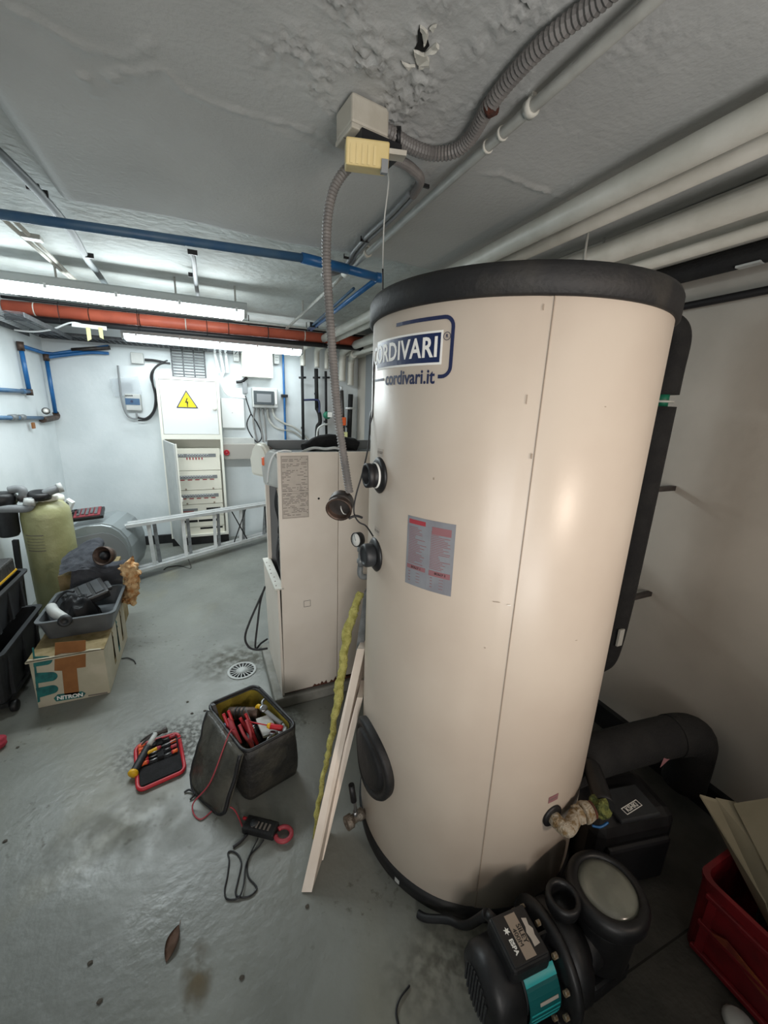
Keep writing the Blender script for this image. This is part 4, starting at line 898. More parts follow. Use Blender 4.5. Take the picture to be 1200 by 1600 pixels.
for k, pp in enumerate((((398, 638), (396, 660), (402, 690), (405, 705)), ((404, 638), (405, 655), (410, 680), (412, 700)), ((410, 638), (414, 665), (416, 690)))):
    tag(obj('grey_conduit', T([py(a, b, 4.95-.01*k) for a, b in pp], .011, 8), 'midg'), ['leftmost', 'middle', 'rightmost'][k]+' of the grey conduits hanging straight down from the breaker box', 'conduit', 'conduits dropping from the breaker box')
for k, pp in enumerate((((418, 638), (420, 655), (432, 669), (455, 674), (468, 682), (485, 698)), ((426, 638), (430, 652), (445, 662), (458, 667), (470, 676), (487, 692)))):
    tag(obj('grey_conduit', T([py(a, b, 4.95-.03*k) for a, b in pp], .014, 10), 'conduitw'), ['lower', 'upper'][k]+' grey conduit curving right from the breaker box to the boiler', 'conduit')
# blue pipe
bl = thing('blue_riser', 'thin blue vertical pipe on the back wall right of the breaker box', 'pipe', py(447, 690, 4.95))
obj('riser', T([py(442, 546, 4.95), py(446, 680, 4.95), py(447, 690, 4.95), py(452, 692, 4.95), py(475, 693, 4.95)], .013, 12, 4), 'blue', bl); obj('clip', wbox(NB(), 440, 616, 450, 621, 4.93, .06, .004), 'rubber', bl)
# black risers
def riser(label, x0, y0, x1, y1, r, clip_y=None, m='foam', parts=()):
    t = thing('black_riser', label, 'pipe', py(x1, y1, 4.90))
    obj('riser', T([py(x0, y0, 4.90), py(x1, y1, 4.90)], r, 12, 0), m, t)
    obj('wall_clip', B(py(x1, y1-25, 4.90)+V((-.008, r*.6, -.01)), V((py(x1, y1-25, 4.90).x+.008, 4.999, py(x1, y1-25, 4.90).z+.01))), 'rubber', t)
    if clip_y: obj('clip', Cy(py(x0-5, clip_y, 4.90), py(x0+6, clip_y, 4.90), .012, seg=8), 'rubber', t)
    return t
t = riser('first slim black riser from the left above the boiler', 472, 571, 474, 694, .017, 590); obj('branch', T([py(475, 625, 4.90), py(495, 625, 4.88), py(499, 630, 4.87), py(499, 645, 4.87)], .012, 10), 'navyd', t, 'dark blue cross pipe')
t = riser('second black riser from the left with kinked lower part', 494, 576, 495, 640, .023, 590); obj('offset', T([py(495, 638, 4.90), py(499, 647, 4.89), py(500, 660, 4.89), py(496, 667, 4.90), py(495, 684, 4.90)], .024, 12), 'foam', t)
t = riser('third slim black riser carrying the green circulator', 509, 580, 510, 684, .015, 590)
gpum = thing('circulator', 'small green circulator pump with white label on a black riser', 'pump', py(512, 648, 4.84)); 
q = py(511, 649, 4.84); obj('pump_body', lathe(NB(), [(0, 0), (.04, 0), (.045, .01), (.045, .05), (.036, .06), (0, .06)], q+V((0, .048, 0)), (0.2, -1, 0), 20), 'green', gpum); obj('label_plate', wbox(NB(), 512, 644, 519, 652, 4.815, .003, 0), 'paperw', gpum)
tag(obj('white_hose', T([py(495, 684, 4.86), py(497, 670, 4.85), py(505, 664, 4.85), py(512, 663, 4.86)], .012, 10), 'lgrey'), 'curved white hose below the green circulator', 'hose')
t = riser('fourth black riser with the orange tag', 534, 610, 537, 686, .022, None, 'darkm'); obj('bleed_cap', Cy(py(534, 610, 4.9), py(533, 604, 4.9), .014, seg=10), 'alu', t)
tag(obj('orange_tag', wbox(NB(), 532, 652, 541, 665, 4.82, .060, .008), 'orangep'), 'bright orange plastic device on the fourth black riser', 'device')
t = riser('fifth and thickest black riser with steel clamp', 548, 616, 545, 692, .030); obj('clamp', Cy(py(540, 638, 4.87), py(554, 638, 4.87), .013, seg=10), 'alu', t)
tag(obj('pale_tag', wbox(NB(), 535, 675, 543, 686, 4.865, .012, .002), 'tape'), 'pale yellow tag hanging below the orange device', 'tag')
# dark hood on the boiler top
# ================================================================== BOILER
BX0, BX1, BY0, BY1, BZ0, BZ1 = .305, 1.16, 1.87, 2.33, .075, 1.385
bo = thing('boiler', 'cream floor-standing boiler with data sheet standing behind the tank', 'boiler', ((BX0+BX1)/2, 2.1, BZ0))
sx_ = py(528, 900, BY0).x
obj('front_panel', B((BX0, BY0, BZ0+.01), (sx_-.0012, BY0+.02, BZ1), bev=.003), 'boiler', bo)
obj('front_panel', B((sx_+.0012, BY0, BZ0+.03), (BX1, BY0+.02, BZ1), bev=.003), 'boiler', bo)
obj('side_panel', B((BX1-.02, BY0+.02, BZ0), (BX1, BY1, BZ1-.01)), 'boiler', bo)
obj('rear_panel', B((BX0+.02, BY1-.02, BZ0), (BX1-.02, BY1, BZ1+.02)), 'grey', bo)
obj('top_tray', B((BX0+.01, BY0+.02, BZ1-.045), (BX1-.02, BY1-.02, BZ1-.03)), 'galv', bo)
obj('rear_post', B((BX0, BY1-.03, BZ0), (BX0+.02, BY1, BZ1-.02)), 'boiler', bo)
obj('core', B((BX0+.11, BY0+.04, BZ0), (BX1-.04, BY1-.04, BZ1-.06)), 'dark', bo)
obj('base_frame', B((BX0+.005, BY0+.02, BZ0-.009), (BX1-.005, BY1, BZ0+.01)), 'rust', bo)
for k in range(6):
    xx = sx_-.12+k*.045+random.uniform(-.01, .01); bm = prism(NB(), [(-.02, 0), (.025, 0), (.018, .012+.01*(k % 3)), (.004, .006), (-.008, .016+.006*(k % 2))], (xx, BY0+.001, BZ0+.01), (1, 0, 0), (0, 0, 1), (0, -1, 0), .0015); obj('rust_spot', bm, 'rust', bo)
lp = px(440, 968, BX0); 
obj('lower_side_panel', quadslab(NB(), [V((BX0-.012, BY0+.005, BZ0-.005)), V((BX0-.012, BY1-.01, BZ0-.005)), V((BX0-.028, BY1-.01, .70)), V((BX0-.020, BY0+.005, .70))], (.012, 0, 0)), 'boiler', bo)
obj('chipped_flange', B((BX0-.032, BY0+.0, .698), (BX0+.012, BY1-.01, .706)), 'pipew', bo, 'chipped white flange')
for k in range(7): obj('chip', Cy((BX0-.02+.004*(k % 3), BY0+.04+k*.055, .7055), (BX0-.02+.004*(k % 3), BY0+.04+k*.055, .7068), .004, seg=7), 'rust', bo)
# cavity contents
for k, (yy, col) in enumerate(((1.97, 'rubber'), (2.02, 'rubber'), (2.08, 'dark'))):
    obj('inner_cable', T([(BX0+.05, yy, 1.26), (BX0+.02, yy+.02, 1.1), (BX0+.045, yy+.06*(k-1), .95), (BX0+.02, yy+.02, .8), (BX0+.05, yy, .62)], .010-.002*k, 8), col, bo)
obj('inner_pipe', T([(BX0+.06, 2.1, 1.30), (BX0+.06, 2.1, .4)], .018, 10, 0), 'boarde', bo)
q = V((BX0+.03, 2.02, .93)); obj('cable_ring', T([q+V((0, .06*math.cos(t_), .06*math.sin(t_))) for t_ in [2*PI*k/12 for k in range(12)]], .007, 8, 3), 'rubber', bo)
q = V((BX0+.02, 1.96, 1.20)); obj('wire_nut', Cy(q, q+V((0, 0, -.04)), .014, .008, seg=12), 'boarde', bo)
# hoods at the top left
def bevel_prism(out, o_, ex_, ey_, ez_, d_):
    bm = prism(NB(), out, o_, ex_, ey_, ez_, d_); bmesh.ops.bevel(bm, geom=[e for e in bm.edges if abs((e.verts[0].co-e.verts[1].co).normalized().dot(V(ez_))) < .5], offset=min(.012, d_*.45), segments=3, affect='EDGES'); return bm
def hood(x0, x1, yc, z0, z1, nm):
    n = 12; h = z1-z0; w_ = .16
    out = [(-w_/2, 0), (w_/2, 0), (w_/2, h*.5)]+[(w_/2*math.cos(rad(a)), h*.5+h*.5*math.sin(rad(a))) for a in range(15, 180, 15)]+[(-w_/2, h*.5)]
    return bevel_prism(out, (x0, yc, z0), (-.42, .907, 0), (0, 0, 1), (.907, .42, 0), x1-x0)
h1_ = obj('control_hood', hood(BX0-.045, BX0+.0, 2.20, 1.22, 1.40, 'a'), 'cream', bo, 'curved cream control hood'); obj('hood_inner', hood(BX0+.001, BX0+.012, 2.20, 1.23, 1.385, 'a'), 'bronze', bo)
h2_ = obj('control_hood', hood(BX0-.012, BX0+.022, 2.0, 1.20, 1.385, 'b'), 'lgrey', bo)
q = py(433, 716, 2.03); obj('orange_switch', B((BX0-.045, 2.05, 1.30), (BX0-.02, 2.08, 1.34), bev=.004), 'orangep', bo)
obj('hood_wire', T([(BX0-.03, 2.0, 1.22), (BX0-.03, 1.94, 1.30), (BX0-.01, 1.91, 1.37), (BX0+.03, 1.89, 1.392), (BX0+.07, 1.90, 1.388)], .004, 6), 'offw', bo)
# data sheet
def sheet():
    a = py(438, 712, BY0); b = py(483, 808, BY0); x0, x1, z0, z1 = a.x, b.x, b.z, a.z
    s = obj('data_sheet', B((x0, BY0-.0012, z0), (x1, BY0-.0002, z1)), 'paper', bo, 'grey printed data sheet'); bm = NB(); rnd = random.Random(5); z = z1-.012
    while z > z0+.01:
        if abs(z-(z0+(z1-z0)*.42)) > .006:
            x = x0+.006
            while x < x1-.01:
                wv = rnd.uniform(.006, .03)
                if rnd.random() < .62: box(bm, (x, BY0-.0017, z), (min(x+wv, x1-.005), BY0-.0011, z+.0026))
                x += wv+.006
        z -= .0075
    stuff(obj('printed_lines', bm, 'ink', s))
    bm = NB(); fr(bm, x0+.003, x1-.003, z0+(z1-z0)*.44, z1-.004, BY0-.0018, BY0-.0011, .0012); fr(bm, x0+.003, x1-.003, z0+.004, z0+(z1-z0)*.41, BY0-.0018, BY0-.0011, .0012); stuff(obj('table_frame', bm, 'ink', s))
sheet()
q = py(480, 943, BY0); obj('square_mark', fr(NB(), q.x-.018, q.x+.018, q.z-.018, q.z+.018, BY0-.001, BY0-.0001, .0022), 'ink', bo)
q = py(498, 779, BY0); obj('knockout_hole', Cy(q+V((0, .001, 0)), q+V((0, -.001, 0)), .0055, seg=12), 'manila', bo)
fl = thing('flue_hose', 'dark crumpled insulated hose lying on top of the boiler', 'hose', (.62, 2.2, 1.36))
bm = T([py(478, 703, 2.22), py(490, 695, 2.24), py(505, 690, 2.25), py(525, 689, 2.25), py(545, 693, 2.24), py(560, 698, 2.22)], .036, 14)
for v in bm.verts: v.co += noise.noise_vector(v.co*25)*.008
obj('hose_body', bm, 'foam', fl)
tag(obj('top_cable', T([(.42, 1.98, 1.362), (.5, 2.0, 1.39), (.56, 1.95, 1.392), (.60, 1.92, 1.40), (.64, 1.93, 1.385)], .007, 8), 'lgrey'), 'pale cable lying across the boiler top tray', 'cable')
# cable loops at left of the boiler
cq = [px(418, 918, BX0-.04), px(404, 945, BX0-.06), px(392, 975, BX0-.07), px(384, 995, BX0-.07), px(388, 1012, BX0-.07), px(400, 1016, BX0-.06), px(420, 1012, BX0-.05)]
yo = 1.98
cq = [py(x, y, Y_) for x, y, Y_ in ((414, 918, 2.2), (404, 940, 2.16), (390, 972, 2.12), (383, 995, 2.1), (388, 1010, 2.08), (400, 1015, 2.06), (418, 1013, 2.04))]
tag(obj('black_cable', T(cq, .006, 8), 'rubber'), 'outer black cable loop bulging from the left side of the boiler', 'cable')
cq = [py(x, y, Y_) for x, y, Y_ in ((414, 916, 2.2), (407, 940, 2.16), (403, 970, 2.12), (399, 1012, 2.08), (408, 1005, 2.06), (418, 998, 2.05))]
tag(obj('black_cable', T(cq, .0055, 8), 'rubber'), 'inner black cable loop on the left side of the boiler', 'cable')

# ================================================================== LADDER
lt = thing('folding_ladder', 'aluminium stepladder lying on its side along the back wall', 'ladder', (0, 4.4, 0))
L0 = py(215, 893, 3.95); R0 = py(425, 833, 4.72); L1 = py(195, 823, 3.95); R1 = py(425, 787, 4.72)
lo0 = pz(196, 899, .06); 
def rail(a, b, dz, dy, nm='rail', w_=.05, t_=.022):
    a = V(a)+V((0, dy, dz)); b = V(b)+V((0, dy, dz)); L = (b-a).length; mx = FM(a, b-a, (0, 1, 0)); bm = NB(); box(bm, (0, -w_/2, -t_/2), (L, w_/2, t_/2), mx); box(bm, (0, -w_/2, t_/2), (L, -w_/2+.006, t_/2+.006), mx); box(bm, (0, w_/2-.006, t_/2), (L, w_/2, t_/2+.006), mx); return obj(nm, bm, 'alu', lt)
rail(L0, R0, 0, 0); rail(L0, R0, .0, .075); rail(L1, R1, 0, 0); rail(L1, R1, 0, .075)
for k, f in enumerate((.13, .33, .54, .74, .95)):
    a = L0.lerp(R0, f-.02); b = L1.lerp(R1, f); mx = FM(a, b-a, (1, 0, 0)); L = (b-a).length
    obj('rung', box(NB(), (0, -.028, -.01), (L, .004, .01), mx), 'galv' if k == 4 else 'alu', lt); obj('rung', box(NB(), (0, .012, .055), (L, .042, .075), mx), 'galv', lt)
a = py(362, 799, 4.5); b = py(386, 842, 4.5); c = py(384, 795, 4.52); d = py(365, 850, 4.48)
obj('brace', T([a, b], .006, 8, 0), 'blackink', lt); obj('brace', T([c, d], .006, 8, 0), 'blackink', lt)
obj('end_strap', T([py(415, 792, 4.66), py(417, 824, 4.66)], .014, 8, 0), 'rubber', lt)
fo = pz(297, 888, .02); obj('wire_foot', T([py(294, 873, 4.18), pz(298, 888, .004), pz(280, 884, .004), pz(262, 886, .004), pz(256, 890, .004)], .004, 6), 'darkm', lt)

# ================================================================== LEFT CLUTTER
# resin vessel
fz = .0; fc = V((-1.06, 3.42, 0)); fr_ = .145
fa = py(28, 800, 3.4); fb_ = py(110, 800, 3.4); fc.x = (fa.x+fb_.x)/2; fr_ = (fb_.x-fa.x)/2*.98
ft = py(70, 782, 3.4).z
fv = thing('resin_vessel', 'tall yellowish green resin water softener vessel', 'pressure vessel', (fc.x, 3.42, 0))
obj('vessel_body', lathe(NB(), [(fr_*.72, 0), (fr_*.95, .02), (fr_, .07), (fr_, ft-.11), (fr_*.95, ft-.06), (fr_*.75, ft-.02), (fr_*.4, ft), (0, ft+.004)], (fc.x, 3.42, 0), (0, 0, 1), 40), 'frp', fv)
obj('vessel_neck', lathe(NB(), [(.05, 0), (.055, .01), (.055, .03), (.045, .04), (0, .04)], (fc.x+.03, 3.42, ft-.004), (0, 0, 1), 24), 'cream', fv)
lb_ = NB()
for k in range(6):
    z = ft-.22-k*.022; q = [V((fc.x+math.sin(rad(a))*(fr_+.0008), 3.42-math.cos(rad(a))*(fr_+.0008), z)) for a in range(-45, 8, 6)]
    for p_, q_ in zip(q, q[1:]): quadslab(lb_, [p_, q_, q_+V((0, 0, .006 if k in (0, 5) else .003)), p_+V((0, 0, .006 if k in (0, 5) else .003))], (0, -.0006, 0))
stuff(obj('vessel_print', lb_, 'ink', fv))
# valve head and pipes on the vessel
vh = thing('vessel_valve_head', 'black multiport valve with grey pipe on top of the vessel', 'valve', (fc.x+.02, 3.40, ft))
q = py(64, 783, 3.36); q.z = max(q.z, ft+.045)
obj('valve_body', lathe(NB(), [(.05, -.025), (.062, -.02), (.064, .012), (.058, .024), (.035, .027), (0, .026)], q, (0.1, -.15, 1), 24), 'black', vh)
obj('valve_neck', Cy(V((fc.x+.03, 3.42, ft+.03)), q+V((0, 0, -.02)), .03, seg=16), 'cream', vh)
obj('valve_outlet', T([q+V((.03, 0, .01)), q+V((.07, .0, .03)), q+V((.12, .02, .045))], .028, 16), 'grey', vh); obj('outlet_cap', Cy(q+V((.10, .01, .042)), q+V((.125, .02, .048)), .034, seg=18), 'lgrey', vh)
p_ = [q+V((-.04, -.04, -.005)), py(45, 793, 3.3), py(20, 795, 3.3), py(-25, 795, 3.3)]
obj('grey_pipe', T(p_, .026, 16), 'grey', vh); obj('union', Cy(p_[0].lerp(p_[1], .1), p_[0].lerp(p_[1], .8), .033, seg=16), 'lgrey', vh)
obj('cream_cap', lathe(NB(), [(0, 0), (.035, 0), (.04, .02), (.03, .045), (0, .05)], py(90, 782, 3.5), (.3, 0, 1), 20), 'cream', vh)
# filter housing hanging at far left
fh = thing('filter_housing', 'black water filter housing hanging at the left edge', 'filter', py(5, 835, 3.3)+V((0, 0, -.05)))
hc_ = py(3, 780, 3.36)
obj('head', lathe(NB(), [(.07, 0), (.078, .01), (.078, .055), (.07, .07), (.05, .08), (0, .082)], V((hc_.x, hc_.y, py(3, 788, 3.36).z)), (0, 0, 1), 24), 'black', fh)
obj('bowl', lathe(NB(), [(0, 0), (.05, 0), (.06, .02), (.068, .20), (.07, .23)], V((hc_.x, hc_.y, py(3, 838, 3.36).z)), (0, 0, 1), 24), 'dark', fh)
e0 = py(22, 767, 3.36); obj('grey_elbow', T([py(14, 766, 3.36), py(27, 764, 3.36), py(35, 766, 3.35), py(37, 775, 3.35), py(38, 784, 3.35)], .026, 16), 'grey', fh); obj('elbow_nut', Cy(py(37, 774, 3.35), py(38, 782, 3.35), .036, seg=14), 'darkm', fh)
tag(obj('support_post', quadslab(NB(), [py(18, 845, 3.25), py(27, 845, 3.25), py(45, 980, 3.22), py(38, 980, 3.22)], (0, .03, 0)), 'black'), 'slanted black post left of the resin vessel', 'post')
# control pad
obj('cable_neck', T([py(92, 786, 3.5), py(98, 790, 3.58), py(103, 792, 3.62)], .008, 8), 'lgrey', vh)
cpd = thing('softener_display', 'small white control unit with round blue screen behind the vessel', 'controller', py(108, 800, 3.62))
obj('case', quadslab(NB(), [py(98, 790, 3.62), py(107, 800, 3.62), py(113, 786, 3.62), py(103, 780, 3.62)], (.01, .04, .0)), 'offw', cpd); obj('screen', quadslab(NB(), [py(101, 788, 3.618), py(105, 792, 3.618), py(108, 787, 3.618), py(104, 783, 3.618)], (0, -.002, 0)), 'lcd', cpd)
# grey compressor / salt tank
cb_ = thing('grey_machine', 'rounded light grey machine body behind the jacket', 'machine', py(160, 870, 3.85))
mo = [(-.24, .10), (-.24, .565), (-.10, .585), (0, .595), (.07, .57), (.125, .52), (.165, .45), (.185, .36), (.185, .20), (.16, .12)]
bm = prism(NB(), mo, (-.82, 3.80, 0), (1, .12, 0), (0, 0, 1), (.12, 1, 0), .44); bmesh.ops.bevel(bm, geom=[e for e in bm.edges if all(abs(v.co.y-3.8) < .06 for v in e.verts)], offset=.015, segments=3, affect='EDGES'); obj('body_shell', bm, mat('satin_grey', '8b9294', .33, .2), cb_)
obj('front_recess', prism(NB(), [(a*.86, .12+(b_-.12)*.84) for a, b_ in mo], (-.82, 3.795, 0), (1, .12, 0), (0, 0, 1), (.12, 1, 0), .006), 'grey', cb_)
obj('skirt', B((-1.03, 3.86, .0), (-.68, 4.18, .101)), 'dark', cb_)
# carton behind the jacket and gear on top
zc_ = .40
tcs = thing('socket_case', 'open black tool case with red lining on the grey machine', 'tool case', (-.98, 3.85, .60))
mm = FM((-1.16, 3.80, .61), (1, .10, .06), (-.10, 1, .12))
obj('case_base', box(NB(), (0, 0, 0), (.36, .22, .03), mm, .006), 'black', tcs); obj('case_lining', box(NB(), (.16, .01, .030), (.34, .21, .036), mm, 0), mat('case_red_lining', '7c2f36', .7), tcs)
for k in range(5): obj('socket_tool', box(NB(), (.18+k*.03, .03+.02*(k % 2), .036), (.20+k*.03, .18, .046), mm, .003), 'steel', tcs)
for k in range(4):
    a = mm @ V((.03+.03*k, .05, .045)); tag(obj('tangled_cable', T([a, a+V((.03, .04, .02)), a+V((-.02, .08, .01)), a+V((.04, .12, .018)), a+V((.06, .04, .012))], .006, 6), 'rubber'), ['front', 'second', 'third', 'rear'][k]+' black cable tangled on the open tool case', 'cable', 'cables heaped on the tool case')
# lower carton under the jacket
bx = thing('carton', 'cream open carton under the charcoal jacket', 'carton', (-.78, 3.15, 0))
c0_ = V((-.98, 2.96, 0)); 
obj('carton_wall', B((-.925, 3.02, 0), (-.62, 3.30, .47)), 'cardd', bx)
# jacket
def cloth(cen, sx, sy, hz, seedv, nx=46, ny=40, fold=.03, drop=.1):
    bm = NB(); g = []; rnd = V((seedv, seedv*2, seedv*3))
    for j in range(ny+1):
        row = []
        for i in range(nx+1):
            u = i/nx*2-1; v = j/ny*2-1; rr = math.sqrt(u*u+v*v)
            x = cen[0]+u*sx*(1-.12*v*v+.18*noise.noise(V((v*1.5, 0, 0))+rnd)); y = cen[1]+v*sy*(1-.12*u*u+.18*noise.noise(V((0, u*1.5, 2))+rnd))
            z = cen[2]+hz*(1-min(1.2, rr**2.2))+fold*noise.noise(V((u*2.2+v, v*2.6-u, 1))+rnd)*1.6+fold*.6*abs(noise.noise(V((u*5+v*2, v*3, 4))+rnd))-drop*max(0, rr-.75)
            row.append(bm.verts.new((x, y, z)))
        g.append(row)
    for j in range(ny):
        for i in range(nx): bm.faces.new((g[j][i], g[j][i+1], g[j+1][i+1], g[j+1][i])).smooth = True
    r_ = bmesh.ops.solidify(bm, geom=bm.faces[:], thickness=.006); return bm
jk = thing('jacket', 'crumpled charcoal grey work jacket over the carton beside the vessel', 'jacket', (-.78, 3.1, .5))
def loft(rows_, nu=40, nv=24, bulge=.05, wr=.010, seedv=0, sc_=1):
    """rows_: list of polylines (room points) from top to hem; a wrinkled sheet through them"""
    R_ = []
    for r_ in rows_:
        sp = smooth_path(r_, 10); L = [0]
        for a, b in zip(sp, sp[1:]): L.append(L[-1]+(b-a).length)
        out = []; j = 0
        for k in range(nu+1):
            t = L[-1]*k/nu
            while j < len(L)-2 and L[j+1] < t: j += 1
            out.append(sp[j].lerp(sp[j+1], min(1, (t-L[j])/max(1e-6, L[j+1]-L[j]))))
        R_.append(out)
    cols = [smooth_path([r_[k] for r_ in R_], nv//(len(R_)-1)) for k in range(nu+1)]
    bm = NB(); g = []
    for k, c in enumerate(cols):
        row = []
        for j, p in enumerate(c):
            v_ = j/(len(c)-1); w1 = noise.noise(V((k*.16*sc_+j*.12, j*.5*sc_-k*.05, seedv))); w2 = 1-abs(noise.noise(V((k*.10*sc_+j*.3, j*.35*sc_-k*.12, seedv+5))))*2.4
            row.append(bm.verts.new(p+V((0, -.6, .8))*(bulge*math.sin(PI*v_)+wr*(w1+.7*w2))))
        g.append(row)
    for a, b in zip(g, g[1:]):
        for j in range(len(a)-1): bm.faces.new((a[j], b[j], b[j+1], a[j+1])).smooth = True
    bmesh.ops.solidify(bm, geom=bm.faces[:], thickness=.006); return bm
def pyl(Y_, *q): return [py(x, y, Y_) for x, y in q]
obj('jacket_body', loft([pyl(3.24, (98, 872), (118, 857), (135, 846), (152, 840), (163, 846), (161, 864), (176, 878), (196, 875)), pyl(3.08, (96, 884), (116, 872), (136, 864), (152, 862), (160, 872), (168, 882), (182, 882), (197, 877)), pyl(2.955, (92, 900), (110, 894), (130, 890), (150, 893), (162, 898), (176, 893), (188, 887), (198, 880))], 60, 30, .015, .011, 1.5), 'fabric', jk)
obj('jacket_lining', loft([pyl(2.965, (112, 889), (140, 886), (165, 888), (192, 880)), pyl(2.955, (110, 910), (135, 908), (165, 912), (192, 910)), pyl(2.96, (106, 936), (135, 940), (165, 945), (190, 946))], 40, 24, .0, .009, 9.2), 'fabric', jk)
ug = thing('work_lamp_cup', 'round dark cup-shaped lamp lying on the charcoal jacket', 'lamp', py(168, 870, 3.05))
q = py(164, 868, 2.98); dr = V((-.35, -.8, .25)).normalized(); obj('cup', lathe(NB(), [(0, 0), (.05, .0), (.06, .03), (.062, .07), (.056, .07), (.052, .03), (0, .02)], q-dr*.04, dr, 24), 'bronze', ug); obj('cup_core', lathe(NB(), [(.028, 0), (.03, .03), (.02, .045), (0, .045)], q-dr*.02, dr, 14), 'rubber', ug)
# brown woolly rag
bm = T([py(195, 880, 2.93), py(203, 890, 2.92), py(207, 905, 2.91), py(204, 925, 2.91), py(199, 940, 2.91)], .045, 16)
bmesh.ops.subdivide_edges(bm, edges=bm.edges[:], cuts=2, use_grid_fill=True)
for v in bm.verts: v.co += noise.noise_vector(v.co*35)*.022+noise.noise_vector(v.co*80)*.008
tag(obj('woolly_rag', bm, 'flesh', sm=True), 'fluffy brown and white rag hanging right of the jacket', 'rag')
# nitrile glove carton
NX0, NX1, NY0, NY1, NH = -.897, -.577, 2.335, 2.935, .285
nb = thing('glove_carton', 'white printed glove carton with brown tape under the grey tray', 'carton', ((NX0+NX1)/2, 2.67, 0))
nw = obj('carton_body', B((NX0, NY0, 0), (NX1, NY1, NH), bev=.003), 'cardw', nb)
obj('carton_top', B((NX0-.006, NY0-.012, NH), (NX1+.006, NY1, NH+.004)), 'cardd', nb); obj('torn_flap', prism(NB(), [(-.17, 0), (-.16, .012), (-.06, .006), (-.02, .014), (.06, .004), (.1, .011), (.165, .002), (.165, -.006), (-.17, -.008)], ((NX0+NX1)/2, NY0-.012, NH), (1, 0, 0), (0, 0, 1), (0, 1, 0), .008), 'cardw', nb)
def npnt(x, y): q = py(x, y, NY0); return q.x, q.z
def nrect(name, m, pts, off=.001, par=nb): 
    q = [py(x, y, NY0) for x, y in pts]; return obj(name, quadslab(NB(), [a+V((0, -off, 0)) for a in q], (0, off*.8, 0)), m, par)
nrect('tape', 'card', [(86, 1004), (134, 1000), (134, 1042), (120, 1044), (124, 1086), (101, 1088), (97, 1048), (85, 1048)])
def finger(x0, y0, x1, y1, h_):
    a = py(x0, y0, NY0-.0005); b = py(x1, y1, NY0-.0005); L = (b-a).length; out = [(0, -h_*1.15), (L-h_, -h_)]+[(L-h_+h_*math.cos(rad(t)), h_*math.sin(rad(t))) for t in range(-75, 90, 15)]+[(L-h_, h_), (0, h_*1.15)]
    d = (b-a).normalized(); return obj('glove_finger_print', prism(NB(), out, a, d, V((-d.z, 0, d.x)), (0, -1, 0), .0008), 'gloveg', nb)
finger(52, 1034, 82, 1031, .026); finger(55, 1060, 90, 1056, .027); finger(58, 1083, 91, 1075, .026)
nrect('glove_palm_print', 'gloveg', [(50, 1012), (53, 1012), (63, 1096), (59, 1098)])
nrect('print_line', 'ink', [(138, 1086), (168, 1081), (168, 1083), (138, 1088)]); 
nrect('brand_field', 'gloveg', [(84, 1091), (90, 1085), (128, 1080), (134, 1083), (130, 1089), (88, 1096)])
t_ = text_bm('NITRON', .031, .0003, .0012, .95); a = py(89, 1091, NY0); b = py(130, 1085, NY0); mm = FM((a+b)/2+V((0, -.0022, 0)), b-a, (0, 0, 1)); remap(t_, lambda c: mm @ c); obj('brand_lettering', t_, 'paperw', nb)
# printed arrows on the side
for k in range(3):
    y0 = 2.52+k*.13; bm = NB()
    for s__ in (0, .03):
        prism(bm, [(0, 0), (.04, 0), (.04, .15), (.055, .15), (.02, .19), (.02, .13)], (NX1, y0, .06+s__), (0, 1, 0), (0, 0, 1), (1, 0, 0), .0008)
    obj('arrow_print', bm, 'gloveg' if k == 1 else 'cardd', nb)
# grey tray
def open_bin(name, label, cat, lo, hi, wall, m, taper=.02, rim=.012, mx=None, parent=None):
    x0, y0, z0 = lo; x1, y1, z1 = hi; bm = NB()
    def ringv(ins, z, t_=taper):
        f = (z1-z)/(z1-z0); i = ins+t_*f; r_ = min(.035, (x1-x0)/5); cx_, cy_ = (x0+x1)/2, (y0+y1)/2
        return [bm.verts.new(V((cx_+a, cy_+b, z))) for a, b in rrect(x1-x0-2*i, y1-y0-2*i, r_, 4)]
    R_ = [ringv(0, z0), ringv(0, z1-.012), ringv(-rim, z1-.012), ringv(-rim, z1), ringv(wall, z1), ringv(wall, z0+wall)]
    for p, q in zip(R_, R_[1:]):
        for k in range(len(p)): bm.faces.new((p[k], p[(k+1) % len(p)], q[(k+1) % len(p)], q[k]))
    bm.faces.new(R_[0]); bm.faces.new(R_[-1])
    if mx: remap(bm, lambda c: mx @ c)
    return bm
gt = obj('grey_tray', open_bin('', '', '', (-.90, 2.50, NH+.005), (-.545, 2.90, NH+.125), .006, 'dark', .025, .01), mat('grey_tub', '4f5356', .45, 0, '5a5e61', 8))
tag(gt, 'shallow grey plastic tub of tools on top of the glove carton', 'tub')
# things inside the tub
tb = thing('black_tool_pouch', 'black tool case lying tilted in the grey tub', 'tool case', (-.66, 2.7, NH+.1))
mm = FM((-.78, 2.62, NH+.09), (.9, .35, .22), (-.35, .9, .12))
obj('case_shell', box(NB(), (0, 0, 0), (.22, .20, .05), mm, .012), 'black', tb)
for k in range(3): obj('case_slot', box(NB(), (.03+.062*k, .02, .049), (.075+.062*k, .18, .056), mm, .004), 'dark', tb)
obj('case_handle', box(NB(), (.215, .05, .01), (.245, .15, .035), mm, .01), 'dark', tb)
pr = thing('white_power_tool', 'white handled tool end in the left corner of the tub', 'tool', (-.85, 2.58, NH+.06))
obj('white_body', T([(-.87, 2.66, NH+.135), (-.84, 2.60, NH+.13), (-.79, 2.56, NH+.10), (-.76, 2.55, NH+.07)], .028, 14), 'lgrey', pr); obj('hook_cable', T([(-.87, 2.70, NH+.13), (-.85, 2.74, NH+.16), (-.81, 2.74, NH+.19), (-.77, 2.72, NH+.19)], .008, 8), 'dark', pr)
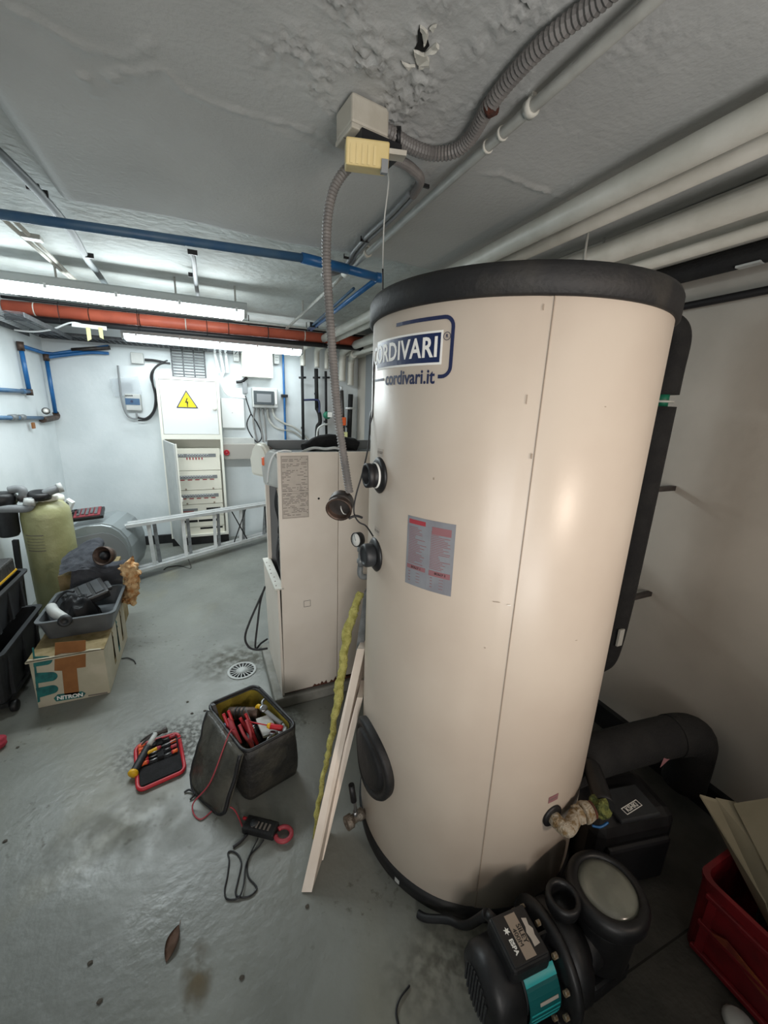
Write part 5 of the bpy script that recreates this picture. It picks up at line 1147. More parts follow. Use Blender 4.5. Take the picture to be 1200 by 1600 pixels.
bm = cloth((-.745, 2.66, NH+.115), .10, .12, .05, 7.7, 26, 24, .03, .2); tag(obj('black_cloth', bm, 'rubber'), 'black cloth heaped in the middle of the tub', 'cloth')
tag(obj('black_reel', lathe(NB(), [(0, 0), (.028, 0), (.032, .006), (.032, .026), (.026, .03), (.016, .03), (.014, .022), (0, .022)], py(103, 968, 2.50), (0, -1, .1), 22), 'dark'), 'small round black reel against the front rim of the tub', 'reel')
# far left black totes
def tote(label, lo, hi, ribs=3):
    t = thing('black_tote', label, 'tool box', ((lo[0]+hi[0])/2, (lo[1]+hi[1])/2, lo[2]))
    obj('tote_body', open_bin('', '', '', lo, hi, .008, 'dark', .03, .014), 'dark', t)
    for k in range(ribs):
        y = lo[1]+(hi[1]-lo[1])*(k+.5)/ribs; obj('rib', B((hi[0]-.022, y-.012, lo[2]+.02), (hi[0]-.004, y+.012, hi[2]-.03)), 'dark', t)
    return t
lt_ = tote('lower black wheeled tool box at the left edge', (-1.31, 2.30, .07), (-.985, 2.86, .36)); 
for yy in (2.36, 2.78): obj('wheel', lathe(NB(), [(0, 0), (.026, 0), (.03, .005), (.03, .022), (.026, .027), (0, .027)], V((-1.01, yy, .031)), (1, 0, 0), 18), 'rubber', lt_)
obj('base_board', B((-1.29, 2.33, .045), (-1.01, 2.83, .069)), 'black', lt_)
tote('upper black tool box stacked at the left edge', (-1.31, 2.38, .38), (-1.02, 2.86, .60))
t = thing('tool_organiser', 'black organiser with yellow edged pouches on top of the stacked boxes', 'tool box', (-1.16, 2.6, .6))
obj('pouch', B((-1.29, 2.42, .602), (-1.04, 2.80, .70), bev=.01), 'vinyl', t); obj('yellow_edge', B((-1.045, 2.42, .62), (-1.036, 2.80, .63)), 'yellow', t)
for k in range(3): q = V((-1.08-.05*k, 2.5+.07*k, .70)); obj('tool_grip', Cy(q, q+V((.01, 0, .05+.02*k)), .013, seg=10), 'black', t)
for k in range(4): q = V((-1.06, 2.46+.05*k, .70)); obj('bit', Cy(q, q+V((0, 0, .03)), .004, seg=6), 'steel', t)
# red glove at the left edge
bm = NB(); bmesh.ops.create_icosphere(bm, subdivisions=4, radius=.035)
for v in bm.verts: v.co *= 1+.25*noise.noise(v.co*40); v.co.x *= 1.3; v.co.z *= .8
bmesh.ops.translate(bm, verts=bm.verts, vec=V((-.985, 2.10, .027))); tag(obj('red_rag', bm, 'pinkr', sm=True), 'small red rag on the floor at the left edge', 'rag')

# ================================================================== FLOOR DRAIN
dc = V((.117, 2.275, 0)); dn = thing('floor_drain', 'round slotted white floor drain cover in front of the boiler', 'drain', dc)
obj('drain_ring', lathe(NB(), [(.070, 0), (.086, 0), (.086, .003), (.070, .004)], dc, seg=36, ring=True), 'lgrey', dn); obj('drain_well', lathe(NB(), [(0, 0), (.071, 0), (.071, .0012), (0, .0012)], dc, seg=36), 'manila', dn)
obj('drain_hub', lathe(NB(), [(0, 0), (.034, 0), (.034, .0035), (0, .0042)], dc, seg=28), 'lgrey', dn)
for k in range(18):
    a = 2*PI*k/18; ex = V((math.cos(a), math.sin(a), 0)); ey = V((-math.sin(a), math.cos(a), 0)); obj('spoke', box(NB(), (.032, -.0026, .001), (.072, .0026, .0035), FM(dc, ex, ey)), 'lgrey', dn)

# ================================================================== TOOL BAG
O = V((.060, 1.375, 0)); U = V((.228, .066, 0)); W_ = V((-.135, .345, 0)); HB = .25
def bg(u, v, z): return O+U*u+W_*v+V((0, 0, z))
bag = thing('tool_bag', 'open black tool bag with yellow lining standing on the floor', 'tool bag', bg(.5, .5, 0))
def bagwall():
    bm = NB(); n = 7
    def loop(ins, z, bulge=0):
        out = []; r_ = .07
        for a, b in rrect(1-2*ins/.236, 1-2*ins/.365, .12, 4):
            u, v = .5+a, .5+b; p = bg(u, v, z); c = bg(.5, .5, z); d = (p-c); p = c+d*(1+bulge); p += noise.noise_vector(p*14)*.006; p.z += (.012*noise.noise(V((u*3, v*3, 2))) if z > .2 else 0); out.append(bm.verts.new(p))
        return out
    R_ = [loop(0, .004), loop(0, .03, .03), loop(0, .08, .045), loop(0, .15, .03), loop(0, .21, .0), loop(0, HB), loop(.012, HB), loop(.014, .2), loop(.02, .1), loop(.02, .03)]
    for p, q in zip(R_, R_[1:]):
        for k in range(len(p)): bm.faces.new((p[k], p[(k+1) % len(p)], q[(k+1) % len(p)], q[k])).smooth = True
    bm.faces.new(R_[0]); bm.faces.new(R_[-1]); return bm
obj('bag_body', bagwall(), 'vinyl', bag)
def lining():
    bm = NB(); R_ = []
    for z, ins in ((HB-.006, .0165), (.2, .019), (.12, .0245)):
        R_.append([bm.verts.new(bg(.5+a, .5+b, z)) for a, b in rrect(1-2*ins/.236, 1-2*ins/.365, .12, 4)])
    for p, q in zip(R_, R_[1:]):
        for k in range(len(p)): bm.faces.new((p[k], p[(k+1) % len(p)], q[(k+1) % len(p)], q[k])).smooth = True
    return bm
obj('lining', lining(), 'olive', bag, 'dirty yellow lining')
rim_ = [bg(.5+a, .5+b, HB+.001) for a, b in rrect(.97, .98, .12, 4)]; obj('zip_rim', tube(NB(), rim_+[rim_[0]], .007, 8), 'rubber', bag)
# zipped lid hanging down the left side to the floor
T0, T1 = bg(-.02, .02, HB), bg(-.02, .85, HB+.01); B0 = pz(352, 1280, .006); B1 = pz(297, 1225, .006)
mid = lambda a, b, t: a.lerp(b, t)
def flapbm():
    bm = NB(); nu, nv = 14, 14; g = []; g2 = []
    nrm = (T1-T0).cross(B0-T0).normalized()
    if nrm.x > 0: nrm = -nrm
    for j in range(nv+1):
        r1 = []; r2 = []
        for i in range(nu+1):
            u = i/nu; v = j/nv; sh = 1-.13*abs(2*u-1)**6*(v**3); p = mid(mid(T0, T1, u), mid(B0, B1, u), v*sh)
            b_ = .028*math.sin(PI*min(1, max(0, u)))*math.sin(PI*v)+.008*noise.noise(p*18)
            r1.append(bm.verts.new(p+nrm*(b_+.014))); r2.append(bm.verts.new(p+nrm*-.006))
        g.append(r1); g2.append(r2)
    for G in (g, g2):
        for j in range(nv):
            for i in range(nu): bm.faces.new((G[j][i], G[j][i+1], G[j+1][i+1], G[j+1][i])).smooth = True
    def st(a, b):
        for k in range(len(a)-1): bm.faces.new((a[k], a[k+1], b[k+1], b[k]))
    st(g[0], g2[0]); st(g[-1], g2[-1]); st([r[0] for r in g], [r[0] for r in g2]); st([r[-1] for r in g], [r[-1] for r in g2])
    rimp = [g[j][0].co.copy() for j in range(nv)]+[v.co.copy() for v in g[-1]]+[g[j][-1].co.copy() for j in range(nv-1, -1, -1)]
    return bm, [r+nrm*-.005 for r in rimp]
fb, rp = flapbm(); obj('bag_lid', fb, 'flap', bag, 'worn grey lid hanging open'); obj('lid_zip', tube(NB(), rp, .008, 8), 'rubber', bag)
0 and obj('side_patch', quadslab(NB(), [bg(.3, -.048, .1), bg(.55, -.05, .1), bg(.55, -.045, .17), bg(.3, -.045, .17)], (0, -.002, 0)), 'flap', bag)
# tools in the bag: each its own thing
def pliers(label, base, tip, spread, m, group=None):
    base = V(base); tip = V(tip); d = (base-tip).normalized(); s = d.cross(V((0, 0, 1))).normalized()*spread
    t = thing('pliers', label, 'pliers', base)
    for sg_ in (-1, 1): obj('handle', T([base, base+(tip-base)*.3+s*sg_*.3, base+(tip-base)*.6+s*sg_, tip+s*sg_*1.2], .0065, 10), m, t)
    obj('jaws', T([base+d*.0, base+d*.03, base+d*.055], .010, 8, flat=.6), 'steel', t); return t
pliers('red handled pliers standing upright at the left rim of the bag', bg(.16, .36, .16), bg(.10, .58, .30), .010, 'red')
pliers('red handled pliers upside down near the front of the bag', bg(.30, .20, .17), bg(.26, .38, .275), .014, 'redbar')
def screwdriver(label, a, b, hm='red', hm2='yellow', cat='screwdriver', r=.0095, group=None):
    a = V(a); b = V(b); t = thing('screwdriver', label, cat, a if a.z < b.z else b, group); d = (b-a)
    obj('handle', lathe(NB(), [(0, 0), (r*.8, .001), (r, d.length*.08), (r*.85, d.length*.25), (r, d.length*.36), (r*.7, d.length*.42), (0, d.length*.43)], a, d, 12), hm, t)
    obj('collar', Cy(a+d*.36, a+d*.46, r*1.08, r*.7, seg=12), hm2, t); obj('shaft', Cy(a+d*.44, b, .0028, seg=8), hm if hm2 == 'yellow' else 'steel', t); return t
screwdriver('red and yellow insulated screwdriver across the front of the bag', bg(.80, .12, .235), bg(.40, .42, .25), 'red', 'yellow', r=.013)
tag(obj('red_tester', T([bg(.12, .30, .20), bg(.11, .42, .245), bg(.13, .56, .262)], .013, 12), 'redbar'), 'thick red tester grip inside the left rim of the bag', 'tester')
tl = thing('flashlight', 'dark cylindrical flashlight lying at the back of the bag', 'flashlight', bg(.5, .7, .17)); a = bg(.32, .86, .20); b = bg(.72, .58, .215)
obj('lamp_body', Cy(a, b, .026, seg=18, bev=.004), 'bronze', tl)
for k in range(3): obj('grip_ring', Cy(a.lerp(b, .25+.12*k), a.lerp(b, .29+.12*k), .028, seg=18), 'dark', tl)
ms = thing('adjustable_wrench', 'adjustable wrench with grey grip near the right rim of bag', 'wrench', bg(.75, .4, .2)); a = bg(.86, .22, .225); b = bg(.74, .50, .255)
obj('grip', T([a, a.lerp(b, .5), b], .0105, 10, flat=.6), 'grey', ms); obj('head', lathe(NB(), [(.010, 0), (.018, .002), (.018, .012), (.010, .014)], b+V((0, 0, -.004)), (.2, -.3, 1), 14), 'steel', ms); obj('jaw', T([b, b+V((.0, .03, .01)), b+V((.012, .045, .012))], .006, 8), 'steel', ms)
tag(obj('fastener_pack', quadslab(NB(), [bg(.50, .22, .20), bg(.74, .16, .205), bg(.80, .42, .225), bg(.56, .46, .222)], (0, 0, .012)), 'lgrey'), 'clear pack of metal fittings in the bag', 'pack')
tag(obj('foil_bag', cloth(tuple(bg(.84, .18, .2)), .035, .06, .02, 9.1, 14, 12, .012, .1), 'alu'), 'shiny silver bag at the right front corner of the tool bag', 'bag')
tag(obj('steel_square', T([bg(.42, .08, .19), bg(.5, .1, .225), bg(.62, .14, .20)], .006, 6, flat=2), 'steel'), 'steel bracket near the front rim of the bag', 'bracket')
tag(obj('blue_bottle', T([bg(.06, .50, .18), bg(.05, .55, .25)], .012, 12, 0), 'blued'), 'small blue capped bottle at the left rim of the bag', 'bottle')
tag(obj('yellow_cutter', T([bg(.66, .60, .20), bg(.72, .62, .24), bg(.74, .56, .25)], .010, 10), 'yellow'), 'yellow hook grip standing at the back of the bag', 'cutter')
tag(obj('grey_level', quadslab(NB(), [bg(.04, .72, .16), bg(.10, .72, .16), bg(.08, .90, .275), bg(.02, .90, .275)], (.008, -.012, 0)), 'dark'), 'dark grey level leaning inside the back left corner of the bag', 'level')
tag(obj('black_case', B(bg(.3, .35, .08), bg(.75, .8, .16)+V((.02, 0, 0)), bev=.01), 'rubber'), 'black case lying at the bottom of the tool bag', 'case')
pliers('orange-red handled cutters lying deepest in the middle of the bag', bg(.45, .30, .15), bg(.36, .52, .262), .012, 'red')
screwdriver('dark handled screwdriver pointing up in the middle of the bag', bg(.52, .34, .15), bg(.46, .60, .272), 'dark', 'steel', r=.011)
tag(obj('silver_socket', lathe(NB(), [(.011, 0), (.014, .002), (.014, .03), (.010, .032), (.008, .02), (0, .02)], bg(.60, .14, .20), (.2, .3, 1), 14), 'steel'), 'chrome socket near the front rim of the bag', 'socket')
tag(obj('black_glove', cloth(tuple(bg(.62, .50, .16)), .05, .07, .035, 5.5, 18, 16, .02, .1), 'bcloth'), 'black glove heaped in the middle of the tool bag', 'glove')
# red lead
rl = [bg(.06, .40, .26), pz(355, 1125, .27), pz(338, 1150, .24), pz(326, 1200, .15), pz(328, 1225, .10)]
tag(obj('red_test_lead', T([bg(.10, .38, .262), bg(.0, .3, .275)+V((-.01, 0, 0)), pz(334, 1210, .155), pz(322, 1232, .09), pz(302, 1255, .02), pz(303, 1272, .005), pz(314, 1280, .005), pz(330, 1268, .005), pz(338, 1258, .025), pz(355, 1260, .032), pz(366, 1265, .02), pz(375, 1282, .006), pz(381, 1298, .01)], .0028, 7), 'redbar'), 'red test lead trailing from bag over the lid to the clamp meter', 'cable')
# ================================================================== TOOL ROLL + HAMMER
rc = [pz(x, y, .0) for x, y in ((216, 1240), (290, 1207), (279, 1148), (212, 1170))]
tr = thing('tool_roll', 'open red edged wallet of insulated screwdrivers on the floor', 'tool wallet', (rc[0]+rc[2])/2)
def rq(u, v, z=0): return rc[0].lerp(rc[1], u).lerp(rc[3].lerp(rc[2], u), v)+V((0, 0, z))
obj('wallet_base', quadslab(NB(), [rq(0.02, 0.02, .002), rq(.98, .02, .002), rq(.98, .98, .002), rq(.02, .98, .002)], (0, 0, .012)), 'bcloth', tr)
rr_ = [rq(.5+a, .5+b, .011) for a, b in rrect(1.0, 1.0, .13, 5)]
obj('red_piping', tube(NB(), rr_+[rr_[0]], .0085, 8), 'red', tr)
obj('lower_pocket', quadslab(NB(), [rq(.06, .05, .014), rq(.94, .05, .014), rq(.94, .42, .014), rq(.06, .42, .014)], (0, 0, .004)), 'bcloth', tr)
for v_ in (.55, .85): obj('strap', quadslab(NB(), [rq(.46, v_-.08, .018), rq(.60, v_-.08, .018), rq(.60, v_+.08, .018), rq(.46, v_+.08, .018)], (0, 0, .014)), 'bcloth', tr)
for k in range(6):
    v_ = .48+k*.085
    screwdriver(['first', 'second', 'third', 'fourth', 'fifth', 'sixth'][k]+' insulated screwdriver up the left row, counted from the empty pocket', rq(.06, v_, .025), rq(.52, v_+.01, .024), 'orangep', 'red', group='screwdrivers in the left row of the wallet', r=.0095)
for k in range(4):
    v_ = .50+k*.13
    screwdriver(['first', 'second', 'third', 'fourth'][k]+' insulated driver up the right row, counted from the empty pocket', rq(.92, v_, .025), rq(.60, v_-.01, .024), 'redbar' if k % 2 else 'orangep', 'red', group='drivers in the right row of the wallet', r=.0085)
screwdriver('loose yellow handled screwdriver lying across the wallet', rq(.13, .60, .043), rq(1.06, .74, .036), 'yellow', 'redbar', r=.008)
hm = thing('claw_hammer', 'claw hammer with yellow ended black grip lying across the wallet', 'hammer', pz(230, 1180, 0))
ha = pz(206, 1212, .022); hb_ = pz(243, 1146, .060)
obj('butt', lathe(NB(), [(0, 0), (.018, .001), (.022, .006), (.020, .016), (.017, .02), (0, .02)], ha, hb_-ha, 16), 'yellow', hm)
d_ = (hb_-ha).normalized(); obj('grip', T([ha+d_*.018, ha+d_*.07, ha+d_*.13], .018, 12, flat=.8), 'rubber', hm); obj('shaft', T([ha+d_*.128, hb_], .0125, 10, 0, flat=.75), 'lgrey', hm)
hs = (pz(262, 1141, .05)-pz(216, 1160, .05)).normalized(); hs.z = 0
obj('head', lathe(NB(), [(.0095, -.012), (.013, 0), (.011, .018), (.009, .028), (.0125, .034), (.0135, .048), (.012, .050), (0, .050)], hb_-V((0, 0, .004)), hs, 14), 'darkm', hm)
sd_ = V((-hs.y, hs.x, 0))
for sg_ in (-1, 1): obj('claw', T([hb_-hs*.008+sd_*sg_*.004, hb_-hs*.035+sd_*sg_*.007+V((0, 0, -.006)), hb_-hs*.062+sd_*sg_*.011+V((0, 0, -.022))], .006, 8, rf=lambda i, n: .0075-.0045*i/n), 'darkm', hm)
tag(obj('black_clip', T([pz(288, 1238, .004), pz(296, 1234, .01), pz(304, 1240, .012), pz(297, 1250, .004)], .004, 8), 'rubber'), 'small black spring clip beside the bag lid', 'clip')

# ================================================================== CLAMP METER
mt = thing('clamp_meter', 'black and red clamp meter lying on the floor', 'meter', pz(412, 1298, 0))
a = pz(383, 1288, .014); b = pz(432, 1300, .014); mx = FM(a, b-a, (0, 1, 0)); L = (b-a).length
obj('meter_body', box(NB(), (0, -.028, -.012), (L, .028, .018), mx, .006), 'black', mt)
for k in range(5): obj('key', box(NB(), (.035+.016*k, -.016, .018), (.042+.016*k, .008, .0205), mx), 'ink', mt)
obj('dial', lathe(NB(), [(0, 0), (.016, 0), (.015, .005), (0, .006)], mx @ V((L*.3, 0, .018)), mx.to_3x3() @ V((0, 0, 1)), 18), 'dark', mt)
cc_ = mx @ V((L+.030, -.002, .002)); R_ = .027; ex = mx.to_3x3() @ V((1, 0, 0)); ey = mx.to_3x3() @ V((0, 1, 0))
obj('clamp_jaw', tube(NB(), [cc_+ex*R_*math.cos(t_)*1.1+ey*R_*math.sin(t_) for t_ in [rad(-155+310*k/24) for k in range(25)]], .0085, 10), 'redbar', mt)
obj('red_plug', T([mx @ V((-.001, .02, 0)), mx @ V((-.02, .022, .0))], .006, 8, 0), 'red', mt)
obj('top_button', box(NB(), (L*.62, .026, -.004), (L*.74, .034, .008), mx, .002), 'rubber', mt)
z_ = .004
def fl_(*pts): return [pz(x, y, z_+dz) for x, y, dz in [(p+(0,))[:3] for p in pts]]
tag(obj('black_test_lead', T(fl_((412, 1312, .006), (405, 1322), (392, 1335), (386, 1350), (388, 1370), (398, 1382), (401, 1390), (390, 1400), (375, 1402), (368, 1395), (372, 1375), (377, 1350), (372, 1336), (362, 1330), (356, 1333), (358, 1345), (355, 1370), (351, 1390), (354, 1404), (368, 1405), (376, 1398, .006), (381, 1380, .006), (384, 1352, .006), (394, 1328, .004), (403, 1310, .006)), .0028, 7), 'rubber'), 'black test lead coiled on the floor below the clamp meter', 'cable')
tag(obj('test_probe', T(fl_((386, 1304, .005), (376, 1315, .003), (364, 1324)), .005, 8), 'rubber'), 'black pointed test probe left of the coiled lead', 'probe')
# ================================================================== LOOSE BITS ON THE FLOOR
def leafbm(c, L, Wd, ang, lift=.02):
    bm = NB(); n = 12; rows_ = []
    ca_, sa_ = math.cos(ang), math.sin(ang)
    for i in range(n+1):
        u = i/n; w_ = Wd*math.sin(PI*min(1, u*1.02))**.8*.5
        row = []
        for s in (-1, -.5, 0, .5, 1):
            x = u*L-L/2; y = s*w_; z = .003+abs(s)*lift*.5*math.sin(PI*u)+lift*.2*u; row.append(bm.verts.new(c+V((x*ca_-y*sa_, x*sa_+y*ca_, z))))
        rows_.append(row)
    for p, q in zip(rows_, rows_[1:]):
        for k in range(4): bm.faces.new((p[k], p[k+1], q[k+1], q[k])).smooth = True
    bmesh.ops.solidify(bm, geom=bm.faces[:], thickness=.0008); return bm
lc = pz(270, 1475, 0); dr = pz(278, 1452, 0)-pz(262, 1500, 0)
lf = tag(obj('dry_leaf', leafbm(lc, .088, .036, math.atan2(dr.y, dr.x), .018), 'leaf'), 'curled brown dry leaf on the floor near the bottom', 'leaf')
tp_ = pz(279, 1452, .004); obj('leaf_stem', T([tp_, tp_+V((.004, .02, .0)), pz(282, 1438, .002)], .0008, 5), 'leaf', lf)
for x_, y_, lb in ((300, 1115, 'small grey debris flake just behind the hammer'), (293, 1097, 'tiny dark flake on the floor behind the tool bag'), (480, 1417, 'small dark crumb below the foot of the leaning board'), (8, 1315, 'dark crumb at the left edge of the floor'), (28, 1168, 'olive dry leaf scrap near the red rag'), (141, 1505, 'tiny brown crumb on the open floor at lower left'), (378, 1528, 'small dark chip on the floor right of the dry leaf'), (156, 1565, 'tiny dark chip near the bottom left of the floor'), (320, 1111, 'flat grey flake right of the other debris')):
    p = pz(x_, y_, .0); bm = NB(); bmesh.ops.create_icosphere(bm, subdivisions=2, radius=.0055)
    for v in bm.verts: v.co *= 1+.5*noise.noise(v.co*250+p*9); v.co.z *= .3; v.co.x *= 1.3
    bmesh.ops.translate(bm, verts=bm.verts, vec=p+V((0, 0, .003))); tag(obj('debris', bm, 'debris'), lb, 'debris')
tag(obj('cable_offcut', T([pz(190, 1029, .004), pz(200, 1028, .006), pz(209, 1032, .005), pz(212, 1037, .004)], .003, 6), 'rubber'), 'short black cable offcut on the floor right of the carton', 'cable')
tag(obj('cable_offcut', T([pz(640, 1540, .004), pz(625, 1560, .006), pz(619, 1580, .004), pz(622, 1600, .004), pz(630, 1625, .004)], .003, 6), 'rubber'), 'curved black cable on the floor at the bottom edge left of pump', 'cable')

# ================================================================== POOL PUMP (bottom right)
mA = V((.570, .500, .150)); mF = V((.80, .480, .150)); ad = (mF-mA).normalized(); sd2 = V((-ad.y, ad.x, 0))
pm = thing('pool_pump', 'black pump with teal label and round strainer lid at bottom right', 'pump', V((.8, .46, 0)))
obj('fan_cover', lathe(NB(), [(0, -.03), (.05, -.03), (.078, -.018), (.088, .0), (.09, .06), (.084, .066), (0, .066)], mA, ad, 32), 'black', pm)
vg = NB()
for k in range(-5, 6):
    y = k*.011; h = math.sqrt(max(0, .055**2-y*y))
    if h > .01:
        c = mA-ad*.0305+sd2*y; mx = FM(c, ad, (0, 0, 1)); box(vg, (-.002, -h, -.003), (.001, h, .003), mx)
stuff(obj('fan_grille', vg, 'dark', pm))
obj('motor_body', lathe(NB(), [(.076, .06), (.076, .17), (.07, .18)], mA, ad, 32), 'dark', pm)
for k in range(30):
    a = 2*PI*k/30; n_ = V((0, 0, 1))*math.cos(a)+sd2*math.sin(a)
    if n_.dot(V((0, -1, .25))) > .45: continue
    obj('cooling_fin', box(NB(), (.066, -.0015, .073), (.165, .0015, .086), FM(mA, ad, n_.cross(ad))), 'black', pm)
# teal label wrapped on the camera side of the motor
def wrap(r, x0, x1, a0, a1, th=.001, n=10):
    bm = NB(); L = []
    for i in range(n+1):
        a = rad(a0+(a1-a0)*i/n); d = V((0, 0, 1))*math.sin(a)-sd2*math.cos(a)
        L.append([bm.verts.new(mA+ad*x+d*rr) for x, rr in ((x0, r), (x1, r), (x1, r+th), (x0, r+th))])
    for p, q in zip(L, L[1:]):
        for k in range(4): bm.faces.new((p[k], p[(k+1) % 4], q[(k+1) % 4], q[k]))
    bm.faces.new(L[0]); bm.faces.new(L[-1][::-1]); return bm
tlb = obj('teal_label', wrap(.088, .070, .164, -40, 62, .002), 'teald', pm, 'teal rating label'); obj('label_band', wrap(.0905, .070, .164, 47, 62), 'tealst', tlb)
for k in range(6): obj('label_stripe', wrap(.0905, .074, .160, -36+k*9, -33.4+k*9), 'tealst', tlb)
obj('worn_patch', wrap(.0906, .10, .155, 19, 24), 'paper', tlb)
# terminal box on top
tb0 = mA+ad*.03+V((0, 0, .082)); mx = FM(tb0, ad, sd2)
tbx = obj('terminal_box', box(NB(), (0, -.055, 0), (.115, .062, .052), mx, .010), 'black', pm); obj('box_cover', box(NB(), (.006, -.05, .052), (.109, .056, .058), mx, .003), 'black', tbx)
def topq(name, m, x0, y0, x1, y1, z=.0582, th=.0006, par=None): return obj(name, box(NB(), (x0, y0, z), (x1, y1, z+th), mx), m, par or tbx)
topq('marker_tape', 'boarde', .042, -.045, .074, .047); 
def toptext(s, size, x, y, m, bold=0, z=.0591):
    t_ = text_bm(s, size, .0002, bold); R2 = Matrix.Rotation(rad(-90), 4, 'Z'); remap(t_, lambda c: mx @ (V((x, y, z))+(R2 @ c))); return obj('lettering', t_, m, tbx)
toptext('SILEY', .0175, .0655, .002, 'blackink', .0002); toptext('400M', .0165, .050, -.002, 'blackink', 0); toptext('ESPA', .015, .029, -.014, 'paperw', .0005, .0585)
st_ = NB(); prism(st_, [(.009*(1 if k % 2 else .45)*math.cos(PI*k/6), .009*(1 if k % 2 else .45)*math.sin(PI*k/6)) for k in range(12)], mx @ V((.030, .018, .0584)), ad, sd2, (0, 0, 1), .0006); obj('star_mark', st_, 'paperw', tbx)
obj('torn_label', prism(NB(), [(0, -.03), (.018, -.028), (.016, -.01), (.02, .002), (.014, .012), (.017, .026), (.004, .03), (.003, .01), (-.002, 0), (.001, -.015)], mx @ V((.080, .0, .0583)), ad, sd2, (0, 0, 1), .0006), 'paper', tbx)
mx0 = mx.copy(); obj('gland', Cy(mx @ V((.03, .06, .02)), mx @ V((.018, .085, .02)), .014, seg=14), 'black', tbx)
# flange disc, adapter, volute
obj('seal_flange', lathe(NB(), [(.07, .17), (.115, .178), (.128, .184), (.130, .196), (.124, .204), (.10, .206)], mA, ad, 40), 'black', pm)
for k in range(10):
    a = 2*PI*k/10+.2; d = V((0, 0, 1))*math.cos(a)+sd2*math.sin(a); q = mA+ad*.174+d*.108; obj('bolt', Cy(q, q+ad*-.012, .007, seg=8), 'brass', pm)
for k in range(8):
    a = 2*PI*k/8; d = V((0, 0, 1))*math.cos(a)+sd2*math.sin(a)
    if k in (5, 6, 7): continue
    obj('web_rib', box(NB(), (.12, -.003, .06), (.18, .003, .108), FM(mA, ad, d.cross(ad))), 'black', pm)
obj('volute', lathe(NB(), [(.10, .204), (.112, .21), (.112, .25), (.09, .275), (.07, .285), (.06, .30)], mA, ad, 36), 'black', pm)
oc = pz(885, 1405, .255); oc = V((mA.x+.235*ad.x, mA.y+.235*ad.y+.01, 0))
obj('outlet_port', lathe(NB(), [(.034, .2), (.034, .27), (.044, .275), (.046, .30), (.044, .312), (.034, .312), (.031, .30), (.031, .25), (0, .25)], V((.822, .505, 0)), (0, 0, 1), 26), 'black', pm)
stc = V((.965, .475, 0))
obj('strainer_pot', lathe(NB(), [(.0, .05), (.07, .055), (.085, .08), (.09, .2), (.098, .235), (.098, .25)], stc, (0, 0, 1), 36), 'black', pm)
obj('lid_ring', lathe(NB(), [(.07, .25), (.104, .25), (.107, .258), (.107, .285), (.10, .298), (.084, .304), (.078, .298), (.078, .29)], stc, (0, 0, 1), 40, ring=True), 'black', pm)
obj('clear_lid', lathe(NB(), [(.079, .289), (.078, .294), (.06, .300), (.03, .302), (0, .302)], stc, (0, 0, 1), 40), 'lid', pm, 'dusty translucent strainer lid')
obj('inlet_stub', Cy(stc+V((.08, 0, .13)), stc+V((.13, 0, .13)), .04, seg=24), 'black', pm)
obj('foot', B((.60, .40, 0), (.74, .54, .058)), 'black', pm); obj('foot', B((.88, .40, 0), (1.03, .55, .06), bev=.01), 'black', pm)
obj('pot_join', T([V((.83, .465, .135)), V((.96, .475, .135))], .06, 20, 0), 'black', pm)
tag(obj('pump_cable', T([mx0 @ V((.018, .085, .02)), pz(728, 1446, .10), pz(700, 1437, .05), V((.545, .745, .022)), V((.528, .770, .013))], .012, 10), 'rubber'), 'thick black cable leaving the pump toward the tank foot', 'cable')

# ================================================================== SECOND BLACK PUMP AGAINST THE RIGHT WALL
p2 = thing('black_booster', 'all black booster unit with white framed label behind the strainer lid', 'pump', V((1.3, .68, 0)))
bmx = FM((1.11, .645, 0), (1, -.22, 0), (.22, 1, 0))
obj('booster_body', box(NB(), (0, -.04, .0), (.33, .17, .27), bmx, .04), 'black', p2)
obj('booster_front', box(NB(), (.04, -.062, .02), (.29, -.036, .20), bmx, .012), 'rubber', p2)
obj('booster_head', T([(1.13, .80, .32), (1.3, .78, .34), (1.5, .74, .36), (1.66, .70, .38)], .075, 22), 'foam', p2)
obj('elbow_down', T([(1.62, .71, .375), (1.70, .69, .37), (1.74, .68, .32), (1.745, .68, .12)], .078, 22), 'foam', p2)
obj('head_plate', box(NB(), (.09, -.035, .27), (.25, .08, .288), bmx, .006), 'dark', p2)
lbm = FM(bmx @ V((.125, -.020, .2895)), bmx.to_3x3() @ V((1, .25, 0)), bmx.to_3x3() @ V((-.25, 1, 0)))
lb2 = obj('label_frame', fr(NB(), 0, 1, 0, 1, 0, 1, .1) if False else remap(fr(NB(), 0, .082, 0, .024, 0, .0008, .0022), lambda c: lbm @ V((c.x, c.z, c.y))), 'paperw', p2)
t_ = text_bm('KSHKI', .021, .0002, .0004); remap(t_, lambda c: lbm @ V((c.x+.041, c.y+.012, .0006+c.z))); obj('lettering', t_, 'paperw', p2)
obj('red_triangle', prism(NB(), [(0, 0), (.09, .02), (.07, .07)], (1.48, .655, .33), (1, 0, 0), (0, .3, .95), (0, -1, 0), .001), 'redink', p2)
obj('booster_pipe', T([e1+(e2-e1).normalized()*.09, V((1.16, .70, .40)), V((1.2, .74, .36))], .03, 14), 'black', p2)
tag(obj('blue_tie', T([pz(925, 1290, .30), pz(938, 1292, .30), pz(950, 1285, .31)], .004, 6), 'blue'), 'blue plastic tie below the mossy valve', 'tie')

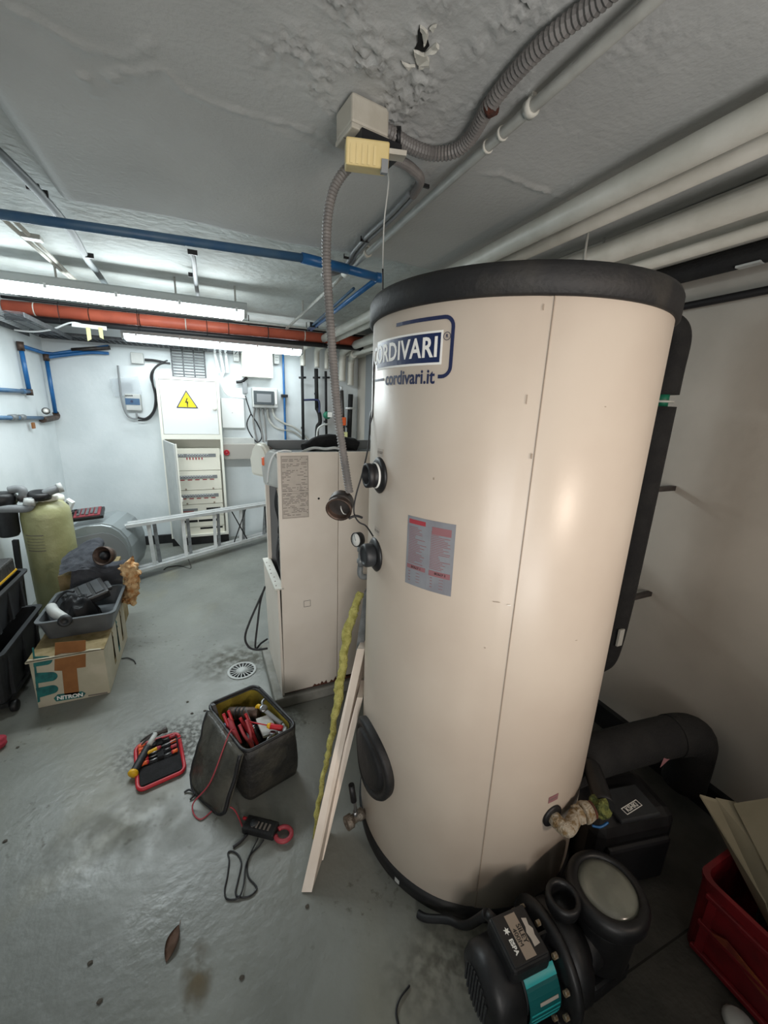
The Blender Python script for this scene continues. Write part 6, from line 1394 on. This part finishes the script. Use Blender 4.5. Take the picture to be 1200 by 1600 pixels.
# ================================================================== RED CRATE AND SHEETS
CX0, CX1, CY0, CY1, CH = 1.275, 1.62, -.12, .40, .28
crt = thing('red_crate', 'dirty red plastic crate at the bottom right corner', 'crate', ((CX0+CX1)/2, (CY0+CY1)/2, 0))
obj('crate_shell', open_bin('', '', '', (CX0, CY0, 0), (CX1, CY1, CH), .010, 'crate', .006, .004), 'crate', crt)
obj('crate_rim', open_bin('', '', '', (CX0-.006, CY0-.006, CH-.03), (CX1+.006, CY1+.006, CH+.003), .017, 'crate', .0, .003), 'crate', crt) if False else None
for z in (.018, .12, .225): obj('side_rib', B((CX0-.010, CY0+.03, z), (CX0+.004, CY1-.03, z+.016), bev=.003), 'crate', crt)
for y in (CY0+.05, .14, CY1-.05): obj('side_post', B((CX0-.008, y-.01, .03), (CX0+.004, y+.01, .225)), 'crate', crt)
obj('orange_streak', prism(NB(), [(.34, .13), (.30, .16), (.22, .14), (.12, .11), (.02, .075), (.0, .06), (.10, .085), (.2, .11), (.28, .125)], (CX0-.0095, 0, 0), (0, 1, 0), (0, 0, 1), (1, 0, 0), .003), mat('worn_orange', '8a4a22', .6, 0, '6a2620', 14), crt)
# sheets leaning from the wall into the crate
def sheetq(label, pts, t): return tag(obj('cream_sheet', quadslab(NB(), [V(p) for p in pts], t), 'sheet'), label, 'sheet')
sheetq('lowest long cream sheet standing in the red crate', [px(1093, 1244, 1.46), px(1120, 1252, 1.50), px(1215, 1480, 1.36), px(1196, 1412, 1.34)], (.004, .002, .004))
sheetq('middle cream sheet with a slit behind the lowest one', [px(1118, 1249, 1.50), px(1150, 1256, 1.54), px(1270, 1440, 1.44), px(1225, 1480, 1.38)], (.004, .002, .004))
sheetq('top cream sheet at the right edge of the photo', [px(1147, 1258, 1.52), px(1230, 1245, 1.62), px(1330, 1420, 1.55), px(1205, 1372, 1.44)], (.004, .002, .004))
tag(obj('grey_pebble', lathe(NB(), [(0, 0), (.03, .0), (.04, .01), (.03, .022), (0, .026)], pz(1155, 1605, 0), (0, 0, 1), 20), 'lgrey'), 'pale round lid on the floor at the bottom right edge', 'lid')
tag(obj('dark_bundle', cloth((1.50, .20, .20), .09, .11, .05, 3.3, 22, 20, .03, .1), 'rubber'), 'dark rag bundle lying inside the red crate', 'rag')
